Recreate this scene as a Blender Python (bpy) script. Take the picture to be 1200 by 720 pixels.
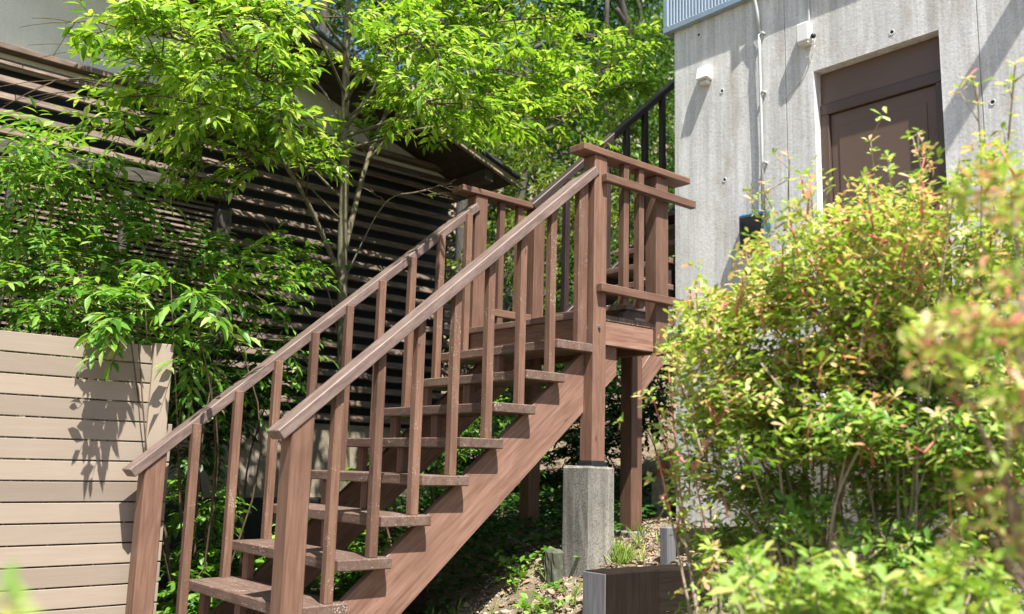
import bpy, bmesh, math, random
import numpy as np
from mathutils import Vector, Matrix

# ------------------------------------------------------------------ clear
for o in list(bpy.data.objects): bpy.data.objects.remove(o, do_unlink=True)
SC = bpy.context.scene
COL = SC.collection
R = math.radians
rng = np.random.default_rng(7)
random.seed(7)

# ------------------------------------------------------------------ camera
CAM = np.array([0.0, 0.0, 1.5])
_l = np.array([-945.0, 159.0]); _r = np.array([1280.0, 218.0])      # vanishing points of tread and run directions
FPX = math.sqrt(-(_l @ _r))
def _n(v): return v / np.linalg.norm(v)
_Y = _n(np.array([*_l, FPX])); _X = _n(np.array([*_r, FPX])); _Z = np.cross(_X, _Y)
MC = np.array([_X, _Y, _Z])                                          # world <- camera (x right, y down, z forward)
def ray(px, py): return MC @ np.array([px - 600.0, py - 360.0, FPX])
def at(px, py, Y):                                                   # photo pixel -> point on the vertical plane y = Y
    d = ray(px, py); return CAM + d / d[1] * Y
def project(P):
    c = (np.asarray(P) - CAM) @ MC
    return 600 + FPX * c[..., 0] / c[..., 2], 360 + FPX * c[..., 1] / c[..., 2], c[..., 2]
cam = bpy.data.cameras.new('camera'); co = bpy.data.objects.new('camera', cam); COL.objects.link(co)
rot = Matrix((( MC[0,0], -MC[0,1], -MC[0,2]), (MC[1,0], -MC[1,1], -MC[1,2]), (MC[2,0], -MC[2,1], -MC[2,2])))
co.matrix_world = Matrix.Translation(Vector(CAM)) @ rot.to_4x4()
cam.sensor_width = 36; cam.lens = FPX / 1200 * 36; cam.clip_end = 400; cam.clip_start = 0.05
cam.dof.use_dof = True; cam.dof.focus_distance = 5.2; cam.dof.aperture_fstop = 2.4
SC.camera = co

# ------------------------------------------------------------------ light
SUN = Vector((-0.175, -0.52, 1.0)).normalized()
w = bpy.data.worlds.new('World'); SC.world = w; w.use_nodes = True
nt = w.node_tree; nt.nodes.clear()
sky = nt.nodes.new('ShaderNodeTexSky'); sky.sky_type = 'NISHITA'; sky.sun_disc = False
sky.sun_elevation = math.asin(SUN.z); sky.sun_rotation = math.atan2(SUN.x, SUN.y)
sky.air_density = 1.0; sky.dust_density = 1.0; sky.ozone_density = 1.0
bg = nt.nodes.new('ShaderNodeBackground'); bg.inputs[1].default_value = 0.08
wo = nt.nodes.new('ShaderNodeOutputWorld')
nt.links.new(sky.outputs[0], bg.inputs[0]); nt.links.new(bg.outputs[0], wo.inputs[0])
sl = bpy.data.lights.new('sun', 'SUN'); so = bpy.data.objects.new('sun', sl); COL.objects.link(so)
sl.energy = 5.0; sl.angle = R(0.53); sl.color = (1.0, 0.955, 0.88)
so.rotation_euler = (-SUN).to_track_quat('-Z', 'Y').to_euler(); so.location = (-3, -8, 14)
vs = SC.view_settings
vs.view_transform = 'Standard'; vs.look = 'None'; vs.gamma = 1; vs.use_curve_mapping = False
vs.exposure = 1.3
SC.render.engine = 'CYCLES'
SC.cycles.max_bounces = 8; SC.cycles.transmission_bounces = 4; SC.cycles.diffuse_bounces = 4

# ------------------------------------------------------------------ material helpers
class NT:
    def __init__(s, name):
        s.m = bpy.data.materials.new(name); s.m.use_nodes = True
        s.t = s.m.node_tree; s.b = s.t.nodes['Principled BSDF']; s.out = s.t.nodes['Material Output']
    def n(s, typ, **kw):
        x = s.t.nodes.new(typ)
        for k, v in kw.items():
            if k.startswith('i_'):
                x.inputs[int(k[2:]) if k[2:].isdigit() else k[2:]].default_value = v
            else: setattr(x, k, v)
        return x
    def l(s, a, b): s.t.links.new(a, b)
    def coord(s, kind='Object', scale=(1, 1, 1), jitter=True):
        tc = s.n('ShaderNodeTexCoord'); mp = s.n('ShaderNodeMapping'); mp.inputs['Scale'].default_value = scale
        s.l(tc.outputs[kind], mp.inputs['Vector'])
        if jitter:
            oi = s.n('ShaderNodeObjectInfo'); ml = s.n('ShaderNodeVectorMath', operation='SCALE')
            cb = s.n('ShaderNodeCombineXYZ', i_0=13.0, i_1=7.0, i_2=5.0)
            s.l(cb.outputs[0], ml.inputs[0]); s.l(oi.outputs['Random'], ml.inputs['Scale'])
            s.l(ml.outputs[0], mp.inputs['Location'])
        return mp.outputs[0]
    def noise(s, vec, scale, detail=4, rough=0.6, dist=0.0):
        x = s.n('ShaderNodeTexNoise'); x.inputs['Scale'].default_value = scale; x.inputs['Detail'].default_value = detail
        x.inputs['Roughness'].default_value = rough; x.inputs['Distortion'].default_value = dist
        s.l(vec, x.inputs['Vector']); return x.outputs[0]
    def ramp(s, fac, stops, interp='LINEAR'):
        r = s.n('ShaderNodeValToRGB'); r.color_ramp.interpolation = interp
        e = r.color_ramp.elements
        while len(e) < len(stops): e.new(0.5)
        for q, (p, c) in zip(e, stops):
            q.position = p; q.color = (*c, 1) if len(c) == 3 else c
        s.l(fac, r.inputs[0]); return r.outputs[0]
    def mix(s, fac, a, b, mode='MIX'):
        x = s.n('ShaderNodeMix', data_type='RGBA', blend_type=mode)
        for v, i in ((fac, 0), (a, 6), (b, 7)):
            if hasattr(v, 'node'): s.l(v, x.inputs[i])
            else: x.inputs[i].default_value = v if i == 0 else (*v, 1)
        return x.outputs[2]
    def math(s, op, a, b=0.0):
        x = s.n('ShaderNodeMath', operation=op)
        for v, i in ((a, 0), (b, 1)):
            if hasattr(v, 'node'): s.l(v, x.inputs[i])
            else: x.inputs[i].default_value = v
        return x.outputs[0]
    def bump(s, h, strength=0.3, dist=0.01):
        x = s.n('ShaderNodeBump'); x.inputs['Strength'].default_value = strength; x.inputs['Distance'].default_value = dist
        s.l(h, x.inputs['Height']); s.l(x.outputs[0], s.b.inputs['Normal'])
    def fin(s, col=None, rough=0.6, spec=None):
        if col is not None:
            if hasattr(col, 'node'): s.l(col, s.b.inputs['Base Color'])
            else: s.b.inputs['Base Color'].default_value = (*col, 1)
        if hasattr(rough, 'node'): s.l(rough, s.b.inputs['Roughness'])
        else: s.b.inputs['Roughness'].default_value = rough
        if spec is not None: s.b.inputs['Specular IOR Level'].default_value = spec
        return s.m

def wood(name, dark, mid, light, speck=0.0, fleck=0.66, rough=0.55, knots=True, bleach=0.0, bl=(0.5, 0.45, 0.4)):
    m = NT(name)
    v = m.coord('Object', (1.2, 22, 22)); v2 = m.coord('Object', (1, 1, 1)); v3 = m.coord('Object', (2.2, 9, 9))
    g = m.noise(v, 3.0, 6, 0.65, 0.4); big = m.noise(v3, 1.6, 3, 0.6, 0.6)
    c = m.ramp(g, [(0.25, dark), (0.5, mid), (0.78, light)])
    c = m.mix(m.ramp(big, [(0.35, (0, 0, 0)), (0.7, (0.55, 0.55, 0.55))]), c, dark)
    oi = m.n('ShaderNodeObjectInfo'); hv = m.n('ShaderNodeHueSaturation')
    val = m.n('ShaderNodeMapRange'); val.inputs[3].default_value = 0.74; val.inputs[4].default_value = 1.16
    m.l(oi.outputs['Random'], val.inputs[0]); m.l(val.outputs[0], hv.inputs['Value']); m.l(c, hv.inputs['Color']); c = hv.outputs[0]
    if knots:
        vo = m.n('ShaderNodeTexVoronoi'); vo.inputs['Scale'].default_value = 3.2
        m.l(m.coord('Object', (1, 3.2, 3.2)), vo.inputs['Vector'])
        c = m.mix(m.ramp(vo.outputs['Distance'], [(0.03, (0.8, 0.8, 0.8)), (0.09, (0, 0, 0))]), c, tuple(x * 0.45 for x in dark))
    if bleach:
        bn = m.noise(m.coord('Object', (1.5, 6, 6)), 4, 5, 0.7, 0.3)
        c = m.mix(m.ramp(bn, [(0.45, (0, 0, 0)), (0.75, (bleach,) * 3)]), c, bl)
    if speck:
        vn = m.n('ShaderNodeTexVoronoi'); vn.inputs['Scale'].default_value = 105
        vn.inputs['Randomness'].default_value = 1
        m.l(v2, vn.inputs['Vector'])
        pn = m.noise(v2, 7, 4, 0.75)
        thr = m.math('MULTIPLY', m.ramp(pn, [(0.47, (0, 0, 0)), (0.72, (1, 1, 1))]), 0.45)
        d = m.math('LESS_THAN', vn.outputs['Distance'], thr)
        fl = m.math('GREATER_THAN', m.noise(m.coord('Object', (1, 2.2, 2.2)), 46, 5, 0.8), fleck)
        c = m.mix(m.math('MULTIPLY', m.math('MAXIMUM', d, fl), speck), c, (0.55, 0.47, 0.41))
    m.bump(g, 0.15, 0.003)
    return m.fin(c, m.ramp(g, [(0.3, (rough + 0.1,) * 3), (0.7, (rough - 0.08,) * 3)]), 0.35 if rough < 0.8 else 0.08)

M = {}
BR = ((0.098, 0.050, 0.033), (0.182, 0.101, 0.068), (0.26, 0.157, 0.112))
M['wood'] = wood('wood_brown_stain', *BR)
M['wood_worn'] = wood('wood_brown_worn', *BR, speck=0.5)
M['tread'] = wood('wood_tread', (0.075, 0.043, 0.032), (0.13, 0.08, 0.06), (0.2, 0.135, 0.105), speck=0.8, fleck=0.63, bleach=0.3, bl=(0.30, 0.245, 0.21), knots=False)
M['stringer'] = wood('wood_stringer', (0.12, 0.060, 0.041), (0.26, 0.148, 0.108), (0.36, 0.22, 0.17), speck=0.0)
M['rail'] = wood('wood_handrail', (0.115, 0.075, 0.062), (0.19, 0.13, 0.11), (0.26, 0.19, 0.165), speck=0.1, knots=False, rough=0.5, bleach=0.5, bl=(0.34, 0.265, 0.235))
M['wood_shaded'] = wood('wood_brown_shaded', (0.03, 0.02, 0.02), (0.055, 0.037, 0.035), (0.09, 0.065, 0.06), knots=False, rough=0.4)  # brown stair wood with the upper flight's shade painted into the colour
M['slat'] = wood('slat_weathered', (0.055, 0.038, 0.028), (0.13, 0.09, 0.066), (0.25, 0.185, 0.142), knots=False, rough=0.75, bleach=0.4, bl=(0.36, 0.28, 0.22))
M['slat_grey'] = wood('post_grey_weathered', (0.04, 0.034, 0.03), (0.085, 0.074, 0.064), (0.15, 0.135, 0.12), rough=0.8, bleach=0.35, bl=(0.22, 0.2, 0.18))
M['sleeper'] = wood('sleeper_wood', (0.014, 0.010, 0.008), (0.024, 0.018, 0.014), (0.04, 0.031, 0.025), rough=0.9, knots=False)
M['sleeper_end'] = wood('sleeper_end_grain', (0.10, 0.10, 0.105), (0.19, 0.19, 0.2), (0.28, 0.28, 0.29), rough=0.85, knots=False)
M['fence'] = wood('fence_composite', (0.268, 0.215, 0.166), (0.292, 0.238, 0.187), (0.318, 0.262, 0.209), rough=0.6, knots=False)

def concrete(name, cols, streak=1.0, speck=0.0, scale=1.0, stain=0.35):
    m = NT(name); v = m.coord('Object', (1, 1, 1), False)
    c = m.ramp(m.noise(v, 1.7 * scale, 6, 0.65), [(0.3, cols[0]), (0.55, cols[1]), (0.75, cols[2])])
    if streak:
        vs_ = m.noise(m.coord('Object', (7, 7, 0.35), False), 2.4, 5, 0.7, 0.2)
        c = m.mix(m.ramp(vs_, [(0.38, (0, 0, 0)), (0.66, (0.5 * streak,) * 3)]), c, tuple(x * 0.66 for x in cols[0]))
        v4 = m.noise(m.coord('Object', (12, 12, 0.2), False), 2.0, 3, 0.6, 0.1)
        c = m.mix(m.ramp(v4, [(0.55, (0, 0, 0)), (0.75, (0.45 * streak,) * 3)]), c, cols[2])
        v6 = m.noise(m.coord('Object', (3.1, 3.1, 0.8), False), 1.4, 4, 0.6, 0.4)
        c = m.mix(m.ramp(v6, [(0.55, (0, 0, 0)), (0.78, (stain,) * 3)]), c, (0.33, 0.27, 0.19))
    f = m.noise(v, 55 * scale, 4, 0.8)
    c = m.mix(m.ramp(f, [(0.42, (0, 0, 0)), (0.75, (0.45,) * 3)]), c, tuple(x * 0.6 for x in cols[0]))
    if speck:
        vo = m.n('ShaderNodeTexVoronoi'); vo.inputs['Scale'].default_value = 110 * scale; m.l(v, vo.inputs['Vector'])
        sp = m.ramp(vo.outputs['Color'], [(0.55, (0, 0, 0)), (0.85, (speck,) * 3)])
        c = m.mix(sp, c, (0.09, 0.085, 0.075))
    m.bump(f, 0.35, 0.006)
    return m.fin(c, 0.85, 0.25)
M['concrete'] = concrete('concrete_wall', ((0.60, 0.595, 0.57), (0.79, 0.785, 0.765), (0.87, 0.865, 0.85)), 1.4, 0.15, 1.0, 0.8)
M['pier'] = concrete('concrete_pier', ((0.16, 0.155, 0.135), (0.29, 0.275, 0.24), (0.40, 0.375, 0.33)), 1.4, 0.85, 1.6, 0.5)
M['plaster'] = concrete('plaster_house', ((0.62, 0.60, 0.52), (0.72, 0.70, 0.62), (0.8, 0.78, 0.70)), 0.3, 0.0, 1.2, 0.2)
M['stucco'] = concrete('stucco_base', ((0.26, 0.21, 0.16), (0.35, 0.29, 0.23), (0.42, 0.36, 0.29)), 0.5, 0.3, 0.8)

def plain(name, col, rough=0.5, metal=0.0, var=0.12, nscale=9, spec=None):
    m = NT(name); v = m.coord('Object', (1, 1, 1), False); n = m.noise(v, nscale, 5, 0.65)
    c = m.ramp(n, [(0.3, tuple(x * (1 - var) for x in col)), (0.7, tuple(min(1, x * (1 + var)) for x in col))])
    m.b.inputs['Metallic'].default_value = metal
    m.bump(n, 0.06, 0.004)
    return m.fin(c, m.ramp(n, [(0.3, (min(1, rough + 0.1),) * 3), (0.7, (max(0, rough - 0.06),) * 3)]), spec)
M['clad'] = plain('cladding_blue_grey', (0.36, 0.44, 0.52), 0.4, 0.25)
M['trim'] = plain('flashing_blue_grey', (0.28, 0.36, 0.43), 0.35, 0.3)
M['white'] = plain('plastic_white', (0.74, 0.73, 0.70), 0.4, 0, 0.05)
M['white_dirty'] = plain('plastic_off_white', (0.62, 0.60, 0.54), 0.5, 0, 0.12, 25)
M['pipe'] = plain('conduit_pale_grey', (0.46, 0.48, 0.49), 0.35, 0, 0.06)
M['door'] = plain('door_bronze_paint', (0.14, 0.09, 0.066), 0.42, 0.15, 0.07, 2.2)
M['doorframe'] = plain('door_frame_bronze', (0.10, 0.066, 0.05), 0.4, 0.2, 0.06)
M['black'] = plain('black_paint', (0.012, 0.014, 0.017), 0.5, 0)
M['bluerim'] = plain('meter_rim_blue', (0.03, 0.11, 0.2), 0.35, 0.1)
M['glass'] = plain('meter_glass', (0.02, 0.025, 0.03), 0.08, 0)
M['steel'] = plain('bolt_steel', (0.6, 0.6, 0.6), 0.35, 1.0)
M['roof'] = plain('roof_slate', (0.055, 0.062, 0.075), 0.35, 0.2, 0.25, 16)
M['soffit'] = plain('soffit_timber', (0.05, 0.035, 0.026), 0.8, 0, 0.3)
M['rake'] = plain('rake_board_pale', (0.27, 0.215, 0.15), 0.7, 0, 0.25, 14)
M['terracotta'] = plain('terracotta', (0.42, 0.13, 0.055), 0.7, 0, 0.1)
M['stone'] = plain('stone_grey', (0.23, 0.21, 0.18), 0.9, 0, 0.35, 30)
M['stone_dark'] = plain('stone_mossy_shaded', (0.085, 0.09, 0.06), 0.95, 0, 0.4, 30)  # greenish stone, colour darkened to include the shade beside the pier
M['stone_pale'] = plain('stone_pale', (0.31, 0.26, 0.2), 0.9, 0, 0.3, 30)

def bark(name, a, b, c):
    m = NT(name); n = m.noise(m.coord('Object', (14, 14, 3), False), 3.5, 6, 0.7, 0.5)
    col = m.ramp(n, [(0.3, a), (0.52, b), (0.75, c)]); m.bump(n, 0.6, 0.01)
    return m.fin(col, 0.85, 0.2)
M['bark'] = bark('bark_grey_green', (0.07, 0.06, 0.035), (0.15, 0.135, 0.085), (0.25, 0.23, 0.16))
M['bark_twig'] = bark('bark_twig_brown', (0.06, 0.04, 0.025), (0.12, 0.085, 0.05), (0.18, 0.13, 0.08))
M['bark_shrub'] = bark('bark_shrub_tan', (0.20, 0.14, 0.10), (0.32, 0.25, 0.19), (0.42, 0.35, 0.28))
M['stem_red'] = bark('stem_young_red', (0.42, 0.10, 0.09), (0.55, 0.18, 0.15), (0.62, 0.3, 0.24))
M['bark_dark'] = bark('bark_forest', (0.04, 0.034, 0.03), (0.08, 0.07, 0.06), (0.13, 0.115, 0.10))

def leafmat(name, stops, transl=0.4, rough=0.42, tint=(1.15, 1.1, 0.55)):
    m = NT(name)
    a = m.n('ShaderNodeAttribute', attribute_name='rnd'); oi = m.n('ShaderNodeObjectInfo')
    f = m.math('FRACT', m.math('ADD', a.outputs['Fac'], oi.outputs['Random']))
    c = m.ramp(f, stops)
    v = m.noise(m.coord('Object', (1, 1, 1), False), 40, 3, 0.6)
    c = m.mix(m.ramp(v, [(0.35, (0.22,) * 3), (0.65, (0, 0, 0))]), c, tuple(x * 0.5 for x in stops[0][1]))
    m.fin(c, rough, 0.4)
    tr = m.n('ShaderNodeBsdfTranslucent'); m.l(m.mix(1.0, c, tint, 'MULTIPLY'), tr.inputs[0])
    mx = m.n('ShaderNodeMixShader'); mx.inputs[0].default_value = transl
    m.l(m.b.outputs[0], mx.inputs[1]); m.l(tr.outputs[0], mx.inputs[2]); m.l(mx.outputs[0], m.out.inputs[0])
    return m.m
M['leaf_tree'] = leafmat('leaf_tree', [(0.0, (0.09, 0.22, 0.018)), (0.35, (0.21, 0.41, 0.035)), (0.7, (0.36, 0.57, 0.07)), (1.0, (0.54, 0.68, 0.19))], 0.5, 0.36)
M['leaf_low'] = leafmat('leaf_low_shrub', [(0.0, (0.055, 0.17, 0.018)), (0.45, (0.14, 0.33, 0.035)), (0.8, (0.26, 0.47, 0.07)), (1.0, (0.44, 0.58, 0.18))], 0.47)
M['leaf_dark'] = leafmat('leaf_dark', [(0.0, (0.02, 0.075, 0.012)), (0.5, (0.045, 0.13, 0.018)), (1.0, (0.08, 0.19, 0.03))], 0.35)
M['leaf_forest'] = leafmat('leaf_forest', [(0.0, (0.03, 0.09, 0.012)), (0.5, (0.07, 0.16, 0.02)), (0.9, (0.13, 0.23, 0.03)), (1.0, (0.22, 0.27, 0.06))], 0.42)
M['leaf_forest_yellow'] = leafmat('leaf_forest_yellow', [(0.0, (0.07, 0.14, 0.015)), (0.5, (0.14, 0.22, 0.025)), (1.0, (0.26, 0.30, 0.06))], 0.45)
M['leaf_bush'] = leafmat('leaf_bush_green', [(0.0, (0.07, 0.20, 0.025)), (0.45, (0.19, 0.37, 0.05)), (0.85, (0.38, 0.54, 0.12)), (1.0, (0.52, 0.6, 0.2))], 0.42)
M['leaf_bush_top'] = leafmat('leaf_bush_yellow', [(0.0, (0.24, 0.42, 0.05)), (0.4, (0.42, 0.60, 0.10)), (0.66, (0.68, 0.72, 0.24)), (0.82, (0.80, 0.62, 0.32)), (1.0, (0.78, 0.32, 0.25))], 0.42, tint=(1.1, 1.05, 0.7))
M['leaf_pale'] = leafmat('leaf_pale_green', [(0.0, (0.14, 0.29, 0.05)), (0.5, (0.30, 0.46, 0.09)), (0.85, (0.46, 0.56, 0.16)), (1.0, (0.58, 0.52, 0.16))], 0.4)
M['leaf_dry'] = leafmat('leaf_dry', [(0.0, (0.13, 0.075, 0.035)), (0.5, (0.25, 0.16, 0.085)), (1.0, (0.42, 0.31, 0.2))], 0.1, 0.8, (1, 1, 1))

def soilmat():
    m = NT('soil_leaf_litter'); v = m.coord('Object', (1, 1, 1), False)
    n = m.noise(v, 5, 8, 0.7); f = m.noise(v, 60, 5, 0.8)
    c = m.ramp(n, [(0.3, (0.10, 0.075, 0.05)), (0.5, (0.24, 0.18, 0.12)), (0.72, (0.38, 0.30, 0.21))])
    c = m.mix(m.ramp(f, [(0.45, (0, 0, 0)), (0.7, (0.7,) * 3)]), c, (0.33, 0.27, 0.2))
    c = m.mix(m.ramp(m.noise(v, 2.2, 4, 0.6), [(0.52, (0, 0, 0)), (0.7, (0.6,) * 3)]), c, (0.05, 0.075, 0.02))
    m.bump(f, 0.9, 0.03); return m.fin(c, 0.95, 0.15)
M['soil'] = soilmat()

# ------------------------------------------------------------------ object helpers
def link(name, mesh, mat, parent=None, world=None, smooth=False):
    o = bpy.data.objects.new(name, mesh); COL.objects.link(o)
    if mat and not mesh.materials: mesh.materials.append(mat)
    W = world if world is not None else Matrix.Identity(4)
    if parent:
        o.parent = parent; o.matrix_basis = PW[parent.name].inverted() @ W; PW[o.name] = W.copy()
    else:
        o.matrix_basis = W; PW[o.name] = W.copy()
    return o
PW = {}
def tag(o, label, cat=None, group=None, kind=None):
    if label: o['label'] = label
    if cat: o['category'] = cat
    if group: o['group'] = group
    if kind: o['kind'] = kind
    return o
def thing(name, loc, label, cat, group=None):
    o = bpy.data.objects.new(name, None); COL.objects.link(o); o.empty_display_size = 0.1
    o.location = loc; PW[o.name] = Matrix.Translation(Vector(loc)); return tag(o, label, cat, group)
def mesh_of(name, V, F, smooth=False):
    me = bpy.data.meshes.new(name); me.from_pydata([tuple(map(float, v)) for v in V], [], F); me.update()
    if smooth:
        for p in me.polygons: p.use_smooth = True
    return me
BOXC = {}
def box_mesh(dx, dy, dz, bev=0.003, name='timber'):
    k = (round(dx, 4), round(dy, 4), round(dz, 4), bev, name)
    if k in BOXC: return BOXC[k]
    bm = bmesh.new(); bmesh.ops.create_cube(bm, size=1)
    bmesh.ops.scale(bm, vec=(dx, dy, dz), verts=bm.verts)
    if bev: bmesh.ops.bevel(bm, geom=bm.edges[:], offset=min(bev, dx / 4, dy / 4, dz / 4), segments=1, affect='EDGES')
    me = bpy.data.meshes.new(name); bm.to_mesh(me); bm.free(); BOXC[k] = me; return me
def mat_mesh(me, mat):                                               # one copy of a shared mesh per material
    k = ('m', me.name, mat.name)
    if k not in BOXC:
        c = me.copy(); c.materials.clear(); c.materials.append(mat); BOXC[k] = c
    return BOXC[k]
def box(name, x0, x1, y0, y1, z0, z1, mat, parent=None, bev=0.003, axis=None, jit=0.0):
    """box between two corners; the mesh's local x runs along its longest side so grain follows it"""
    d = [x1 - x0, y1 - y0, z1 - z0]; a = d.index(max(d)) if axis is None else axis
    c = Vector(((x0 + x1) / 2, (y0 + y1) / 2, (z0 + z1) / 2))
    perm = {0: ((1, 0, 0), (0, 1, 0), (0, 0, 1)), 1: ((0, 1, 0), (-1, 0, 0), (0, 0, 1)), 2: ((0, 0, 1), (0, 1, 0), (-1, 0, 0))}[a]
    dd = {0: (d[0], d[1], d[2]), 1: (d[1], d[0], d[2]), 2: (d[2], d[1], d[0])}[a]
    rot = Matrix([[perm[j][i] for j in range(3)] for i in range(3)]).to_4x4()
    W = Matrix.Translation(c) @ rot
    if jit: W = W @ Matrix.Rotation(random.uniform(-jit, jit), 4, 'Z') @ Matrix.Rotation(random.uniform(-jit, jit), 4, 'Y') @ Matrix.Rotation(random.uniform(-jit * 2, jit * 2), 4, 'X')
    return link(name, mat_mesh(box_mesh(*dd, bev), mat), None, parent, W)
def beam(name, p0, p1, wy, hz, mat, parent, side=(0, 1, 0), bev=0.004):
    """timber from p0 to p1 (centre line); wy along `side`, hz across"""
    p0, p1 = Vector(p0), Vector(p1); x = (p1 - p0); L = x.length; x.normalize()
    y = Vector(side); y = (y - x * y.dot(x)).normalized(); z = x.cross(y)
    W = Matrix.Translation((p0 + p1) / 2) @ Matrix([[x[i], y[i], z[i]] for i in range(3)]).to_4x4()
    return link(name, mat_mesh(box_mesh(L, wy, hz, bev), mat), None, parent, W)
def prism_xz(name, pts, y0, y1, mat, parent, bev=0.003):
    """outline in x,z extruded from y0 to y1; grain along the first edge"""
    bm = bmesh.new()
    e = Vector((pts[1][0] - pts[0][0], 0, pts[1][1] - pts[0][1])); e.normalize()
    u = e; v = Vector((0, 1, 0)); n = u.cross(v)
    c = Vector((pts[0][0], y0, pts[0][1]))
    W = Matrix.Translation(c) @ Matrix([[u[i], v[i], n[i]] for i in range(3)]).to_4x4(); Wi = W.inverted()
    a = [bm.verts.new(Wi @ Vector((p[0], y0, p[1]))) for p in pts]; b = [bm.verts.new(Wi @ Vector((p[0], y1, p[1]))) for p in pts]
    bm.faces.new(a); bm.faces.new(b[::-1]); k = len(pts)
    for i in range(k): bm.faces.new((a[i], b[i], b[(i + 1) % k], a[(i + 1) % k]))
    bmesh.ops.recalc_face_normals(bm, faces=bm.faces[:])
    if bev: bmesh.ops.bevel(bm, geom=bm.edges[:], offset=bev, segments=1, affect='EDGES')
    me = bpy.data.meshes.new(name); bm.to_mesh(me); bm.free()
    return link(name, me, mat, parent, W)
class Tubes:
    def __init__(s): s.V = []; s.F = []
    def add(s, pts, radii, n=6):
        pts = [np.asarray(p, float) for p in pts]; b0 = len(s.V); m = len(pts)
        for i, p in enumerate(pts):
            t = pts[min(i + 1, m - 1)] - pts[max(i - 1, 0)]; t = t / (np.linalg.norm(t) + 1e-9)
            a = np.array([0, 0, 1.0]) if abs(t[2]) < 0.9 else np.array([1.0, 0, 0])
            u = np.cross(t, a); u /= np.linalg.norm(u); v = np.cross(t, u); r = radii[i]
            for k in range(n):
                th = 2 * math.pi * k / n; s.V.append(p + (u * math.cos(th) + v * math.sin(th)) * r)
            if i:
                for k in range(n):
                    a0 = b0 + (i - 1) * n + k; a1 = b0 + (i - 1) * n + (k + 1) % n
                    s.F.append((a0, a1, a1 + n, a0 + n))
        s.F.append(tuple(b0 + k for k in range(n))[::-1]); s.F.append(tuple(b0 + (m - 1) * n + k for k in range(n)))
    def build(s, name, mat, parent=None):
        W = Matrix.Identity(4)
        return link(name, mesh_of(name, s.V, s.F, True), mat, parent, W)
def curve(ps, k=6):                                                  # Catmull-Rom through the points
    ps = [np.asarray(p, float) for p in ps]; P = [2 * ps[0] - ps[1]] + ps + [2 * ps[-1] - ps[-2]]; out = []
    for i in range(1, len(P) - 2):
        for j in range(k):
            t = j / k; a, b, c, d = P[i - 1:i + 3]
            out.append(0.5 * (2 * b + (c - a) * t + (2 * a - 5 * b + 4 * c - d) * t * t + (3 * b - a - 3 * c + d) * t ** 3))
    return out + [ps[-1]]

# ------------------------------------------------------------------ foliage
def leaf_template(kind):
    if kind == 'lance':                                              # long pointed leaf, folded on its midrib, drooping
        xs = [0.0, 0.1, 0.36, 0.68, 1.0]; ws = [0, 0.03, 0.155, 0.115, 0]; dr = 0.20
    elif kind == 'ovate':
        xs = [0.0, 0.12, 0.4, 0.72, 1.0]; ws = [0, 0.10, 0.24, 0.17, 0]; dr = 0.14
    elif kind == 'obovate':
        V = [(0, 0, 0), (0.36, -0.13, 0.02), (0.36, 0.13, 0.02), (0.72, -0.2, 0.0), (0.72, 0.2, 0.0), (1, 0, -0.10), (0.55, 0, -0.05)]
        F = [(0, 1, 6), (0, 6, 2), (1, 3, 6), (2, 6, 4), (3, 5, 6), (4, 6, 5)]
        return np.array(V, float), F
    else:                                                            # small far leaf
        V = [(0, 0, 0), (0.5, -0.24, 0.04), (1, 0, -0.1), (0.5, 0.24, 0.04)]
        return np.array(V, float), [(0, 1, 2), (0, 2, 3)]
    V = [(0, 0, 0)]; F = []
    for x, wd in zip(xs[1:-1], ws[1:-1]):
        z = -dr * x * x; V += [(x, -wd, z + wd * 0.35), (x, 0, z), (x, wd, z + wd * 0.35)]
    V.append((1.0, 0, -dr)); k = len(xs) - 2
    F += [(0, 1, 2), (0, 2, 3)]
    for i in range(k - 1):
        a = 1 + 3 * i; F += [(a, a + 3, a + 4, a + 1), (a + 1, a + 4, a + 5, a + 2)]
    a = 1 + 3 * (k - 1); t = len(V) - 1
    F += [(a, t, a + 1), (a + 1, t, a + 2)]
    return np.array(V, float), F
def unit(v): return v / (np.linalg.norm(v, axis=-1, keepdims=True) + 1e-9)
UP = np.array([0, 0, 1.0])
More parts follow.
